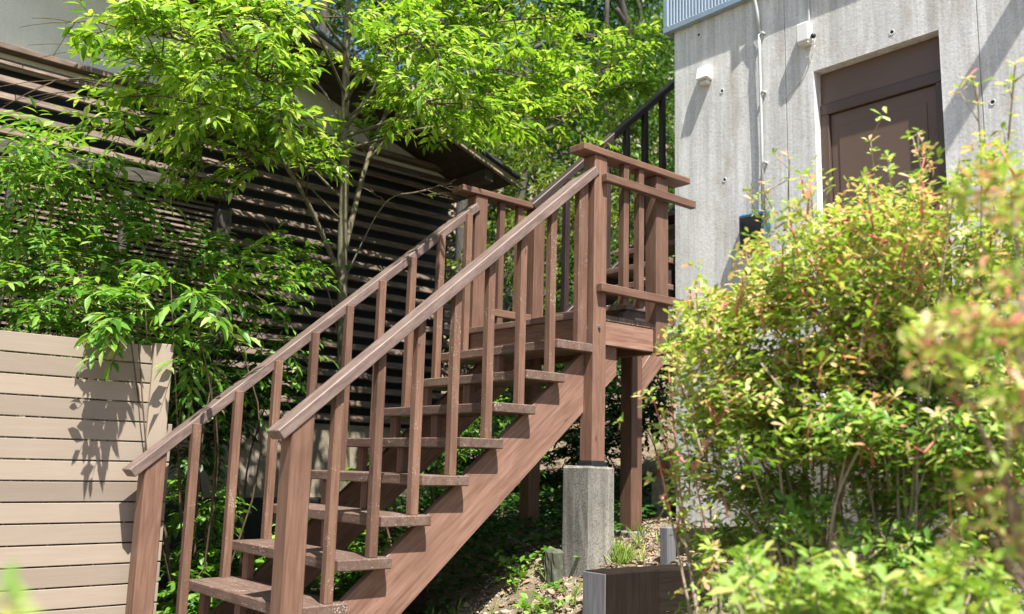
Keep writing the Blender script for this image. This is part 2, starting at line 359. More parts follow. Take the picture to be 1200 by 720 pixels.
class Leaves:
    def __init__(s): s.p = []; s.d = []; s.n = []; s.s = []
    def add(s, p, d, n, size):
        s.p.append(np.atleast_2d(p)); s.d.append(np.atleast_2d(d)); s.n.append(np.atleast_2d(n)); s.s.append(np.atleast_1d(size))
    def twig(s, p, d, L, n, size, droop=0.25, spread=0.85):
        d = unit(np.asarray(d, float)); t = np.linspace(0.12, 1.0, n)
        P = p + d * (t * L)[:, None] - UP * (droop * L * t * t)[:, None]
        T = unit(d - UP * (2 * droop * t)[:, None])
        lat = unit(np.cross(T, UP)); side = np.where(np.arange(n) % 2, 1.0, -1.0)[:, None]
        side[-1] = 0.15
        D = unit(T * 0.65 + lat * side * spread - UP * 0.14 + rng.normal(0, 0.24, (n, 3)))
        N = UP + rng.normal(0, 0.30, (n, 3)) + T * 0.12
        s.add(P, D, N, size * rng.uniform(0.65, 1.1, n) * (1 - 0.25 * (t - 0.5) ** 2 * 4 * 0.6)); return P
    def rosette(s, p, ax, n, size, tilt=0.9):
        ax = unit(np.asarray(ax, float)); a = np.array([1.0, 0.1, 0]) if abs(ax[2]) > 0.8 else UP
        u = unit(np.cross(ax, a)); v = np.cross(ax, u); th = np.arange(n) * 2.4 + rng.uniform(0, 6)
        D = unit(np.cos(th)[:, None] * u + np.sin(th)[:, None] * v + ax * (1.1 - tilt * rng.uniform(0.4, 1.2, n))[:, None])
        N = ax + rng.normal(0, 0.25, (n, 3)) + UP * 0.4
        s.add(p + rng.normal(0, size * 0.15, (n, 3)), D, N, size * rng.uniform(0.55, 1.15, n))
    def cloud(s, c, r, n, size, inner=0.45):
        """leaves through an ellipsoid clump, denser to its skin, facing outwards and up"""
        v = unit(rng.normal(0, 1, (n, 3))); rad = (inner + (1 - inner) * rng.uniform(0, 1, n) ** 0.6)[:, None]
        P = np.asarray(c) + v * rad * np.asarray(r)
        D = unit(v * 0.6 + rng.normal(0, 0.6, (n, 3)) - UP * 0.25)
        s.add(P, D, v * 0.5 + UP * 0.8 + rng.normal(0, 0.45, (n, 3)), size * rng.uniform(0.6, 1.2, n))
    def arrays(s):
        P = np.vstack(s.p); D = unit(np.vstack(s.d)); N = np.vstack(s.n); S = np.concatenate(s.s)
        Yv = unit(np.cross(N, D)); Zv = np.cross(D, Yv); return P, D, Yv, Zv, S
    def build(s, name, kind, mat, parent=None, parts=0, keep=None, width=1.0, grad=None):
        P, D, Yv, Zv, S = s.arrays()
        if keep is not None:
            k = keep(P); P, D, Yv, Zv, S = P[k], D[k], Yv[k], Zv[k], S[k]
        TV, TF = leaf_template(kind); TV = TV * np.array([1, width, 1])
        pick = np.zeros(len(P), bool)
        if parts:
            u, v, z = project(P + D * (S * 0.5)[:, None])
            face = np.abs((Zv * unit(CAM - P)).sum(1)); sc = S / np.maximum(z, 0.2) * (0.35 + face)
            sc[(u < 2) | (u > 1198) | (v < 2) | (v > 718) | (z < 0.2)] = 0
            cell = {}                                                # keep the ones nothing else of the crown covers
            q = np.round(u / 9).astype(int) * 1000 + np.round(v / 9).astype(int)
            for i in np.argsort(z):
                cell.setdefault(q[i], i)
            top = np.zeros(len(P), bool); top[list(cell.values())] = True; sc[~top] *= 0.25
            pick[np.argsort(-sc)[:parts]] = True
            base = mesh_of('leaf', TV, TF, True); base.materials.append(mat)
            for i in np.where(pick)[0]:
                W = Matrix(((D[i, 0] * S[i], Yv[i, 0] * S[i], Zv[i, 0] * S[i], P[i, 0]), (D[i, 1] * S[i], Yv[i, 1] * S[i], Zv[i, 1] * S[i], P[i, 1]),
                            (D[i, 2] * S[i], Yv[i, 2] * S[i], Zv[i, 2] * S[i], P[i, 2]), (0, 0, 0, 1)))
                link('leaf', base, None, parent, W)
        if parts and pick.all(): return None
        r = ~pick; P, D, Yv, Zv, S = P[r], D[r], Yv[r], Zv[r], S[r]; n = len(P); k = len(TV)
        V = P[:, None, :] + S[:, None, None] * (TV[None, :, 0:1] * D[:, None, :] + TV[None, :, 1:2] * Yv[:, None, :] + TV[None, :, 2:3] * Zv[:, None, :])
        V = V.reshape(-1, 3); sizes = np.array([len(f) for f in TF]); flat = np.concatenate([np.array(f) for f in TF])
        loops = (flat[None, :] + (np.arange(n) * k)[:, None]).ravel(); ls = np.tile(sizes, n); st = np.concatenate([[0], np.cumsum(ls)[:-1]])
        me = bpy.data.meshes.new(name); me.vertices.add(len(V)); me.vertices.foreach_set('co', V.ravel())
        me.loops.add(len(loops)); me.loops.foreach_set('vertex_index', loops.astype(np.int32))
        me.polygons.add(len(ls)); me.polygons.foreach_set('loop_start', st.astype(np.int32)); me.polygons.foreach_set('loop_total', ls.astype(np.int32))
        me.polygons.foreach_set('use_smooth', np.ones(len(ls), bool))
        rv = rng.uniform(0, 1, n) * 0.999
        at_ = me.attributes.new('rnd', 'FLOAT', 'POINT'); at_.data.foreach_set('value', np.repeat(rv, k).astype(np.float32))
        me.update(calc_edges=True); me.validate()
        o = link(name, me, mat, parent)
        if parts or parent: o['kind'] = 'stuff'
        return o

# ================================================================== SETTING
def sstep(a, b, x): t = np.clip((x - a) / (b - a), 0, 1); return t * t * (3 - 2 * t)
def ground_z(x, y):
    x = np.asarray(x, float); y = np.asarray(y, float)
    z = np.where(x < 3.75, 0.93 + 0.45 * (x - 3.75), 0.93 + 0.17 * (x - 3.75)); z = np.clip(z, 0.0, 1.3)
    z = z + np.clip(x - 7.5, 0, 60) * 0.45 * sstep(4, 7, y)
    z = z + np.clip(y - 9.0, 0, 60) * 0.30
    bed = sstep(3.2, 3.34, x) * (1 - sstep(3.12, 3.2, y)); z = z * (1 - bed) + np.minimum(z, 0.60) * bed
    und = 0.035 * np.sin(x * 3.1 + y * 1.7) * np.cos(y * 2.3 - x) + 0.015 * np.sin(x * 9 + 1) * np.sin(y * 8)
    return z + und * sstep(0.5, 2.5, x)
xs = np.concatenate([np.linspace(-40, -3, 10), np.arange(-2.5, 8, 0.08), np.linspace(8.2, 60, 40)])
ys = np.concatenate([np.linspace(-40, -1.5, 12), np.arange(-1, 9.5, 0.08), np.linspace(9.8, 70, 45)])
GX, GY = np.meshgrid(xs, ys); GZ = ground_z(GX, GY); dense = (GX > 1.5) & (GX < 7) & (GY > 1) & (GY < 7)
GZ = GZ + np.where(dense, rng.normal(0, 0.008, GX.shape), 0)
nx, ny = len(xs), len(ys)
GV = np.stack([GX, GY, GZ], -1).reshape(-1, 3)
GF = [(j * nx + i, j * nx + i + 1, (j + 1) * nx + i + 1, (j + 1) * nx + i) for j in range(ny - 1) for i in range(nx - 1)]
g = link('ground', mesh_of('ground', GV, GF, True), M['soil']); g['kind'] = 'structure'

# ================================================================== STAIRCASE
S0 = 3.7
def TX(k): return 2.4087 + 0.2198 * (k - 3)
def TZ(k): return 1.2484 + 0.1887 * (k - 3)
YN, YF = 3.70, 4.83
st = thing('staircase', (2.9, 4.27, 0.5), 'brown stained timber outdoor staircase rising to a small railed landing', 'staircase')
for k in range(-3, 9):
    t = box('tread', TX(k), TX(k) + 0.285, YN + random.uniform(-.004, .004), YF + random.uniform(-.006, .006), TZ(k) - 0.051, TZ(k), M['tread'], st, 0.005, jit=0.003)
def low(x): return 0.788 + 0.848 * (x - 2.587)                        # lower edge of the stringers
for (y0, y1) in ((3.77, 3.812), (4.715, 4.757)):
    xa, xb = 1.45, 4.06
    prism_xz('stringer', [(xa, max(low(xa), -0.3)), (xb, low(xb)), (xb, low(xb) + 0.22), (3.95, low(3.95) + 0.35), (xa, low(xa) + 0.35)], y0, y1, M['stringer'], st)
for k in range(-2, 9):                                               # short uprights under the treads
    for yc in (4.27, 4.685):
        zb = TZ(k - 1) + 0.001 if k > -3 else 0
        box('tread_support', TX(k) + 0.028, TX(k) + 0.065, yc - 0.03, yc + 0.03, zb, TZ(k) - 0.052, M['wood'], st, 0.002)
# handrails: a thick flat board on edge of the slope
SL = 0.848; ang = math.atan(SL)
def railtop(x): return 1.572 + SL * (x - 1.878) + 0.066               # top of the near rail at x
def handrail(y0, y1, xa, xb):
    nx_, nz_ = -math.sin(ang), math.cos(ang); th = 0.050
    c = (y0 + y1) / 2
    za, zb = railtop(xa) - th / 2 / math.cos(ang), railtop(xb) - th / 2 / math.cos(ang)
    o = beam('handrail', (xa, c, za), (xb, c, zb), y1 - y0, th, M['rail'], st, (0, 1, 0), 0.0035); return o
handrail(3.686, 3.802, 1.868, 3.80)
handrail(4.812, 4.930, 1.64, 3.80)
# newel posts
prism_xz('newel_post', [(1.924, -0.05), (1.924, railtop(1.924) - 0.06), (2.028, railtop(2.028) - 0.06), (2.028, -0.05)], 3.694, 3.798, M['wood'], st, 0.005)
prism_xz('newel_post', [(1.707, -0.05), (1.707, railtop(1.707) - 0.06), (1.811, railtop(1.811) - 0.06), (1.811, -0.05)], 4.822, 4.926, M['wood'], st, 0.005)
box('newel_post', 3.782, 3.888, 3.694, 3.798, 1.525, 3.330, M['wood'], st, 0.006)
box('newel_post', 3.785, 3.889, 4.828, 4.932, 2.18, 3.318, M['wood'], st, 0.006)
# balusters, one on each tread end
for k in range(-1, 9):
    x0 = TX(k) + 0.176
    for (ya, side) in ((3.722, 0), (4.786, 1)):
        if side == 0 and x0 < 2.03: continue
        if x0 > 3.77: continue
        if side == 1 and x0 < 1.8: continue
        o = box('baluster', x0, x0 + 0.044, ya, ya + 0.044, TZ(k) - 0.001, railtop(x0 + 0.022) - 0.03, M['wood_worn'], st, 0.003, jit=0.0025)
box('baluster', 3.712, 3.756, 3.722, 3.766, TZ(8) - 0.001, railtop(3.73) - 0.03, M['wood_worn'], st, 0.003)
# landing
lz = TZ(9); x = 3.727; n = 0
for wd in (0.152, 0.148, 0.150, 0.146, 0.147):
    box('landing_board', x, x + wd - 0.004, (3.725 if n else 3.80), 4.90, lz - 0.036, lz + random.uniform(-.002, .002), M['tread'], st, 0.004); x += wd; n += 1
box('landing_riser', 3.745, 3.78, 3.80, 4.80, lz - 0.18, lz - 0.037, M['wood'], st)
box('landing_beam', 3.889, 4.344, 3.728, 3.768, lz - 0.178, lz - 0.038, M['stringer'], st)
box('landing_beam', 3.889, 4.46, 4.84, 4.88, lz - 0.178, lz - 0.038, M['wood'], st)
box('landing_beam', 4.425, 4.465, 3.802, 4.838, lz - 0.178, lz - 0.038, M['wood'], st)
box('newel_post', 4.346, 4.464, 3.706, 3.80, lz - 0.19, 3.328, M['wood'], st, 0.005)
# near railing of the landing: cap rail, two rails fixed to the outside, two balusters
box('landing_cap_rail', 3.672, 4.652, 3.676, 3.806, 3.331, 3.374, M['wood'], st, 0.005)
box('landing_rail', 3.835, 4.672, 3.648, 3.692, 3.166, 3.216, M['wood'], st, 0.004)
box('landing_rail', 3.800, 4.648, 3.648, 3.692, 2.498, 2.548, M['wood'], st, 0.004)
for xx in (4.035, 4.172): box('baluster', xx, xx + 0.046, 3.694, 3.742, 2.455, 3.330, M['wood'], st, 0.003)
# far railing
box('landing_cap_rail', 3.655, 4.30, 4.815, 4.945, 3.319, 3.362, M['wood'], st, 0.005)
box('landing_rail', 3.89, 4.33, 4.845, 4.89, 2.50, 2.55, M['wood'], st, 0.003)
for xx in (4.02, 4.19): box('baluster', xx, xx + 0.046, 4.85, 4.896, 2.38, 3.318, M['wood'], st, 0.003)
box('newel_post', 4.33, 4.432, 4.832, 4.93, 1.07, 3.37, M['wood'], st, 0.005)
# supports
sp = box('support_post', 4.53, 4.634, 4.07, 4.172, 1.10, 2.32, M['wood'], st, 0.005)
prism_xz('knee_brace', [(4.60, 1.93), (4.86, 2.19), (4.86, 2.31), (4.78, 2.31), (4.60, 2.10)], 4.085, 4.155, M['stringer'], st)
box('post_base_plate', 3.775, 3.895, 3.688, 3.804, 1.499, 1.526, M['black'], st, 0.002)
def bolt(p, d, parent):
    bm = bmesh.new(); bmesh.ops.create_cone(bm, segments=6, radius1=0.012, radius2=0.010, depth=0.014, cap_ends=True)
    me = bpy.data.meshes.new('bolt'); bm.to_mesh(me); bm.free()
    W = Matrix.Translation(Vector(p)) @ Vector(d).to_track_quat('Z', 'Y').to_matrix().to_4x4()
    link('bolt', me, M['steel'], parent, W)
bolt((3.826, 3.688, 2.296), (0, -1, 0), st); bolt((3.774, 3.755, 2.288), (-1, 0, 0), st)

# upper flight, with shade painted into its stringers, rail, balusters and post
uf = thing('upper_staircase', (5.0, 4.45, 1.2), 'shaded brown upper stair flight climbing behind the landing beside the concrete wall', 'staircase')
for k in range(0, 10):
    box('tread', 4.475 + 0.2198 * k, 4.475 + 0.2198 * k + 0.27, 4.075, 4.80, 2.57 + 0.19 * k - 0.04, 2.57 + 0.19 * k, M['tread'], uf, 0.004)
for (y0, y1) in ((4.10, 4.14), (4.74, 4.78)):
    prism_xz('stringer', [(4.47, 2.20), (6.75, 2.20 + 0.865 * 2.28), (6.75, 2.46 + 0.865 * 2.28), (4.47, 2.50)], y0, y1, M['wood_shaded'], uf)
def utop(x): return 3.468 + 0.89 * (x - 4.413)
beam('handrail', (4.30, 4.855, utop(4.30) - 0.035), (6.9, 4.855, utop(6.9) - 0.035), 0.09, 0.05, M['wood_shaded'], uf, (0, 1, 0), 0.006)
for k in range(0, 10):
    x0 = 4.62 + 0.2198 * k
    box('baluster', x0, x0 + 0.045, 4.81, 4.855, 2.38 + 0.19 * k, utop(x0 + .02) - 0.055, M['wood_shaded'], uf, 0.003)
for x0 in (6.6,): box('newel_post', x0, x0 + 0.1, 4.80, 4.90, 1.2, utop(x0) - 0.05, M['wood_shaded'], uf, 0.004)

# concrete footings
def rough_block(name, x0, x1, y0, y1, z0, z1, mat, label, cat, taper=0.02, amp=0.006, bev=0.02, group=None):
    bm = bmesh.new(); bmesh.ops.create_cube(bm, size=1); bmesh.ops.scale(bm, vec=(x1 - x0, y1 - y0, z1 - z0), verts=bm.verts)
    for v in bm.verts:
        if v.co.z < 0: v.co.x *= 1 + taper; v.co.y *= 1 + taper
    bmesh.ops.bevel(bm, geom=bm.edges[:], offset=bev, segments=1, affect='EDGES')
    bmesh.ops.subdivide_edges(bm, edges=[e for e in bm.edges if e.calc_length() > 0.05], cuts=5, use_grid_fill=True)
    for v in bm.verts: v.co += Vector(rng.normal(0, amp * 0.22, 3)) + v.normal * amp * math.sin(v.co.x * 9 + v.co.z * 7) * 0.2
    me = bpy.data.meshes.new(name); bm.to_mesh(me); bm.free()
    o = link(name, me, mat, None, Matrix.Translation(((x0 + x1) / 2, (y0 + y1) / 2, (z0 + z1) / 2))); tag(o, label, cat, group); return o
rough_block('concrete_pier', 3.700, 3.906, 3.632, 3.85, 0.62, 1.4985, M['pier'], 'weathered concrete pier under the landing corner post', 'pier', bev=0.011)
rough_block('concrete_footing', 4.505, 4.66, 4.045, 4.20, 0.85, 1.099, M['pier'], 'small concrete block under the rear landing post', 'footing', bev=0.01)
rough_block('concrete_footing', 4.31, 4.455, 4.81, 4.955, 0.82, 1.069, M['pier'], 'concrete block under the shaded post behind the stringer', 'footing', bev=0.01)
rough_block('broken_block', 3.625, 3.688, 3.80, 3.92, 0.75, 1.04, M['stone_dark'], 'dark stump of stone leaning by the concrete pier', 'stone', bev=0.02, amp=0.012)
rough_block('garden_stump', 3.02, 3.12, 4.3, 4.42, 0.45, 0.86, M['sleeper'], 'short mossy stake standing in the shade under the stairs', 'stake', bev=0.012)

# ================================================================== FENCE
fe = thing('board_fence', (0.7, 5.03, 0), 'beige composite fence of horizontal boards left of the stairs', 'fence')
z = 2.078; i = 0
while z > 0.1:
    box('fence_board', -1.3, 1.90 if z < 1.76 else 1.80, 5.022, 5.042, z - 0.0955, z, M['fence'], fe, 0.002); z -= 0.1035; i += 1
box('fence_post', 1.758, 1.862, 4.996, 5.020, -0.1, 2.092, M['fence'], fe, 0.003, axis=2)
for xx in (-1.2, 0.2, 1.6): box('fence_post', xx, xx + 0.07, 5.044, 5.114, -0.1, 2.05, M['fence'], fe, 0.003)

# ================================================================== CONCRETE BUILDING
WX = 4.95
cb = thing('concrete_building', (6.5, 1.2, 0.8), 'raw concrete building with bronze door and blue grey metal upper storey', 'building')
yc_ = [-3.0, 1.946, 1.953, 2.160, 2.945, 3.1385, 3.1455, 4.05]; zc_ = [0.4, 1.93, 3.972, 4.64]
def cdepth(i, j):
    y = (yc_[i] + yc_[i + 1]) / 2; zz = (zc_[j] + zc_[j + 1]) / 2
    if 2.160 < y < 2.945 and 1.93 < zz < 3.972: return None
    if yc_[i + 1] - yc_[i] < 0.02: return 0.008
    return 0.0
V = []; F = []
def quad(a, b, c, d): k = len(V); V.extend([a, b, c, d]); F.append((k, k + 1, k + 2, k + 3))
REC = 0.20
for i in range(len(yc_) - 1):
    for j in range(len(zc_) - 1):
        d = cdepth(i, j); y0, y1, z0, z1 = yc_[i], yc_[i + 1], zc_[j], zc_[j + 1]
        dd = REC if d is None else d
        if d is not None: quad((WX + d, y0, z0), (WX + d, y0, z1), (WX + d, y1, z1), (WX + d, y1, z0))
        if i + 1 < len(yc_) - 1:
            e = cdepth(i + 1, j); ee = REC if e is None else e
            if abs(ee - dd) > 1e-6: quad((WX + dd, y1, z0), (WX + ee, y1, z0), (WX + ee, y1, z1), (WX + dd, y1, z1))
        if j + 1 < len(zc_) - 1:
            e = cdepth(i, j + 1); ee = REC if e is None else e
            if abs(ee - dd) > 1e-6: quad((WX + dd, y0, z1), (WX + ee, y0, z1), (WX + ee, y1, z1), (WX + dd, y1, z1))
XB = 10.5
quad((WX, 4.05, 0.4), (WX, 4.05, 4.64), (XB, 4.05, 4.64), (XB, 4.05, 0.4)); quad((WX, -3, 0.4), (XB, -3, 0.4), (XB, -3, 4.64), (WX, -3, 4.64))
quad((WX, -3, 4.64), (XB, -3, 4.64), (XB, 4.05, 4.64), (WX, 4.05, 4.64)); quad((XB, -3, 0.4), (XB, 4.05, 0.4), (XB, 4.05, 4.64), (XB, -3, 4.64))
wl = link('wall', mesh_of('wall', V, F), M['concrete'], cb)
# recessed door
dr = box('door', WX + 0.085, WX + 0.125, 2.225, 2.885, 1.98, 3.69, M['door'], cb, 0.002, axis=0)
box('door_panel', WX + 0.079, WX + 0.0845, 2.285, 2.83, 2.05, 3.60, M['door'], dr, 0.002, axis=0)
box('door_transom', WX + 0.075, WX + 0.13, 2.162, 2.942, 3.765, 3.970, M['door'], cb, 0.003, axis=1)
box('door_frame', WX + 0.062, WX + 0.14, 2.162, 2.942, 3.694, 3.762, M['doorframe'], cb, 0.003)
box('door_frame', WX + 0.062, WX + 0.14, 2.162, 2.222, 1.932, 3.692, M['doorframe'], cb, 0.003)
box('door_frame', WX + 0.062, WX + 0.14, 2.888, 2.942, 1.932, 3.692, M['doorframe'], cb, 0.003)
box('door_back', WX + 0.15, WX + 0.17, 2.14, 2.96, 1.92, 3.99, M['black'], cb, 0, axis=1)
box('door_handle', WX + 0.045, WX + 0.078, 2.275, 2.30, 2.85, 2.99, M['steel'], dr, 0.006)
box('door_step', WX - 0.55, WX - 0.003, 2.0, 3.1, 0.6, 1.86, M['pier'], cb, 0.01)
# form tie holes
for (px, py) in ((846, 107), (1045, 38), (849, 211), (819, 41), (1163, 120)):
    d = ray(px, py); p = CAM + d / d[0] * (WX - 0.0015)
    bm = bmesh.new(); prof = [(0.017, -0.001), (0.0155, 0.0015), (0.0105, 0.0005), (0.007, -0.001), (0.0, -0.001)]; rings = []
    for (r_, h_) in prof: rings.append([bm.verts.new((-h_, r_ * math.cos(a * math.pi / 6), r_ * math.sin(a * math.pi / 6))) for a in range(12)] if r_ else [bm.verts.new((-h_, 0, 0))])
    for a_, b_ in zip(rings, rings[1:]):
        for q in range(12):
            if len(b_) == 1: f = bm.faces.new((a_[q], a_[(q + 1) % 12], b_[0])); f.material_index = 1
            else: f = bm.faces.new((a_[q], a_[(q + 1) % 12], b_[(q + 1) % 12], b_[q])); f.material_index = 1 if a_[0].co.y < 0.011 else 0
    bmesh.ops.recalc_face_normals(bm, faces=bm.faces[:])
    me = bpy.data.meshes.new('tie_hole'); bm.to_mesh(me); bm.free(); me.materials.append(M['concrete']); me.materials.append(M['black'])
    link('tie_hole', me, None, wl, Matrix.Translation(p))
# upper storey: corrugated cladding with a flashing along its foot
CX = WX - 0.038; CY = 4.105; V = []; F = []
yy = -3.0; prof = []
while yy < CY - 0.03:
    prof += [(yy, 0.0), (yy + 0.012, 0.0), (yy + 0.016, -0.009), (yy + 0.024, -0.009)]; yy += 0.028
prof.append((CY - 0.004, 0.0))
for (y, dx) in prof: V += [(CX + dx, y, 4.665), (CX + dx, y, 7.2)]
for q in range(len(prof) - 1): F.append((2 * q, 2 * q + 1, 2 * q + 3, 2 * q + 2))
k = len(V); V += [(CX, CY - 0.004, 4.665), (CX, CY - 0.004, 7.2), (XB, CY - 0.004, 7.2), (XB, CY - 0.004, 4.665)]; F.append((k, k + 1, k + 2, k + 3))
k = len(V); V += [(CX, -3, 7.2), (CX, CY, 7.2), (XB, CY, 7.2), (XB, -3, 7.2)]; F.append((k, k + 1, k + 2, k + 3))
link('metal_cladding', mesh_of('metal_cladding', V, F), M['clad'], cb)
box('flashing', CX - 0.014, CX + 0.03, -3, CY + 0.012, 4.618, 4.662, M['trim'], cb, 0.003)
box('corner_trim', CX - 0.012, CX + 0.03, CY - 0.03, CY + 0.01, 4.664, 7.2, M['trim'], cb, 0.003)
box('flashing', CX + 0.032, XB, CY - 0.03, CY + 0.012, 4.618, 4.662, M['trim'], cb, 0.003)

beam('shadow_strut', (WX - 0.002, 1.27, 4.56), (WX - 0.42, 1.40, 5.10), 0.13, 0.04, M['trim'], cb, (0, 1, 0), 0.004)  # unseen strut, added and angled to cast the diagonal shadow on the wall
# things fixed to the wall
v1 = thing('vent_hood', (WX - 0.03, 3.765, 4.14), 'small white weathered hood on the concrete wall near its corner', 'vent')
prism_xz('hood', [(WX - 0.066, 4.165), (WX - 0.001, 4.155), (WX - 0.001, 4.262), (WX - 0.046, 4.258)], 3.715, 3.815, M['white'], v1, 0.006)
box('outlet', WX - 0.045, WX - 0.001, 3.735, 3.795, 4.128, 4.156, M['white_dirty'], v1, 0.004, axis=0)
v2 = thing('wall_sensor', (WX - 0.03, 2.975, 4.15), 'white sensor box with black knob and thin wire above the door', 'sensor')
box('housing', WX - 0.062, WX - 0.001, 2.935, 3.022, 4.165, 4.292, M['white'], v2, 0.008)
box('underside', WX - 0.056, WX - 0.004, 2.942, 3.015, 4.148, 4.1645, M['white_dirty'], v2, 0.004, axis=1)
bm = bmesh.new(); bmesh.ops.create_uvsphere(bm, u_segments=12, v_segments=8, radius=0.017); me = bpy.data.meshes.new('knob'); bm.to_mesh(me); bm.free()
for p in me.polygons: p.use_smooth = True
link('knob', me, M['black'], v2, Matrix.Translation((WX - 0.035, 2.918, 4.19)))
tb = Tubes(); tb.add(curve([(WX - .03, 2.99, 4.15), (WX - .03, 2.985, 4.08), (WX - .025, 2.95, 4.07), (WX - .02, 2.915, 4.13)], 5), [0.002] * 16, 5)
tb.add(curve([(WX - .02, 2.915, 4.17), (WX - .006, 2.97, 4.02), (WX - .006, 3.08, 3.90), (WX - .006, 3.165, 3.845)], 5), [0.002] * 16, 5)
tb.build('wire', M['white_dirty'], v2)
cd = thing('conduit_pipe', (WX - 0.02, 3.315, 3.2), 'pale grey vertical conduit clipped to the concrete wall', 'conduit')
tb = Tubes(); tb.add([(WX - 0.026, 3.318, 3.14), (WX - 0.023, 3.314, 3.6), (WX - 0.028, 3.315, 4.2), (WX - 0.024, 3.317, 4.35)], [0.0095] * 4, 12)
tb.add([(WX - 0.025, 3.317, 4.35), (WX - 0.038, 3.322, 4.5), (WX - 0.068, 3.325, 4.61), (WX - 0.074, 3.325, 5.2)], [0.0115] * 4, 12); tb.build('pipe', M['pipe'], cd)
for zz in (3.93, 4.34, 3.45): box('clip', WX - 0.036, WX - 0.001, 3.285, 3.304, zz, zz + 0.014, M['pipe'], cd, 0.002, axis=0)
cd2 = thing('thin_conduit', (WX - 0.008, 2.93, 4.3), 'thin grey cable cover running up from the wall sensor', 'conduit')
box('cover', WX - 0.012, WX - 0.001, 2.955, 2.967, 4.294, 4.615, M['pipe'], cd2, 0.002)
mb = thing('meter_box', (WX - 0.05, 3.36, 2.86), 'blue rimmed black glass meter box at the foot of the conduit', 'meter')
y0, y1, z0, z1 = 3.27, 3.475, 2.90, 3.13
box('casing', WX - 0.07, WX - 0.001, y0, y1, z0, z1, M['bluerim'], mb, 0.012, axis=1)
box('window', WX - 0.078, WX - 0.0705, y0 + 0.02, y1 - 0.02, z0 + 0.02, z1 - 0.025, M['glass'], mb, 0.003, axis=1)
tag(box('wall_plate', WX - 0.02, WX - 0.001, 3.66, 3.755, 2.02, 2.085, M['white'], None, 0.004, axis=1), 'small white plate on the concrete wall half hidden by the bush', 'plate')

# ================================================================== SLATTED HOUSE
HY = 7.0
hs = thing('slatted_house', (2.0, 9, 0.6), 'old house with dark louvred timber wall and pale plaster gable', 'house')
HXR = 5.22
rk = lambda x: 4.12 + 0.335 * (5.49 - x)                              # rake line at the front eave plane
RXL = -4.5
gx = [RXL, HXR]
prism_xz('gable_wall', [(RXL, 4.18), (HXR, 4.18), (HXR, rk(HXR) + 0.0), (RXL, rk(RXL) + 0.0)], HY + 0.06, HY + 0.20, M['plaster'], hs, 0)
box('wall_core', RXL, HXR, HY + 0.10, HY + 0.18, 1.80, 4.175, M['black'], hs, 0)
box('stucco_base', RXL, HXR, HY + 0.02, HY + 0.18, 1.18, 1.795, M['stucco'], hs, 0.004)
box('foundation', RXL, HXR, HY - 0.02, HY + 0.2, 0.2, 1.175, M['black'], hs, 0.004)
box('side_wall', HXR - 0.15, HXR, HY + 0.21, 11.5, 0.3, 4.15, M['soffit'], hs, 0)
tr = box('wall_plate_beam', RXL, HXR + 0.02, HY - 0.045, HY + 0.055, 4.268, 4.312, M['slat'], hs, 0.005)
def slats(xa, xb, zc):
    x0 = xa
    while x0 < xb - 0.01:
        x1 = x0 + random.uniform(1.3, 2.6); x1 = xb if xb - x1 < 0.5 else x1
        slat(x0, x1 - 0.004, zc + random.uniform(-.004, .004), tilt=-0.62 + random.uniform(-.05, .05)); x0 = x1
def slat(xa, xb, zc, hh=0.068, tilt=-0.62, th=0.018, y=HY, name='slat', m='slat'):
    W = Matrix.Translation(((xa + xb) / 2, y, zc)) @ Matrix.Rotation(tilt + random.uniform(-.03, .03), 4, 'X') @ Matrix.Rotation(random.uniform(-.0012, .0012), 4, 'Y')
    return link(name, mat_mesh(box_mesh(xb - xa, th, hh, 0.002), M[m]), None, hs, W)
zc = 4.19
while zc > 3.64: slats(RXL, HXR, zc); zc -= 0.123
box('weathered_beam', RXL, 2.95, HY - 0.05, HY + 0.03, 3.52, 3.625, M['slat_grey'], hs, 0.004)
while zc > 1.84:
    slats(2.96, HXR, zc); zc -= 0.123
zf = 3.48
while zf > 2.2: slat(RXL, 2.84, zf, 0.034, -0.62, 0.008, HY + 0.02, 'fine_slat'); zf -= 0.043
zc = 2.14
while zc > 1.84: slats(RXL, 2.95, zc); zc -= 0.123
box('wall_post', 2.845, 2.955, HY - 0.07, HY + 0.05, 1.9, 3.435, M['slat_grey'], hs, 0.005)
for xx in (0.55, 1.35, 2.12): box('shutter_stile', xx, xx + 0.055, HY - 0.04, HY + 0.045, 2.17, 3.435, M['slat_grey'], hs, 0.003)
# roof
FY = 6.40
prism_xz('roof', [(5.52, rk(5.52) + 0.045), (RXL, rk(RXL) + 0.045), (RXL, rk(RXL) + 0.085), (5.52, rk(5.52) + 0.085)], FY - 0.03, 12.0, M['roof'], hs, 0.01)
prism_xz('soffit', [(5.49, rk(5.49) - 0.0), (RXL, rk(RXL) - 0.0), (RXL, rk(RXL) + 0.043), (5.49, rk(5.49) + 0.043)], FY + 0.046, 12.0, M['soffit'], hs, 0)
prism_xz('rake_board', [(5.505, rk(5.505) - 0.02), (RXL, rk(RXL) - 0.02), (RXL, rk(RXL) + 0.041), (5.505, rk(5.505) + 0.041)], FY, FY + 0.04, M['rake'], hs, 0.003)
for q in range(9):
    xx = 5.2 - q * 0.9
    box('purlin', xx - 0.05, xx + 0.05, FY + 0.05, HY + 0.055, rk(xx) - 0.13, rk(xx) - 0.02, M['soffit'], hs, 0.004)
y = FY + 0.1; 
for q in range(40):
    ya = FY + 0.02 + q * 0.14
    prism_xz('roof_batten', [(5.53, rk(5.53) + 0.087), (RXL, rk(RXL) + 0.087), (RXL, rk(RXL) + 0.105), (5.53, rk(5.53) + 0.105)], ya, ya + 0.03, M['roof'], hs, 0) if q < 20 else None

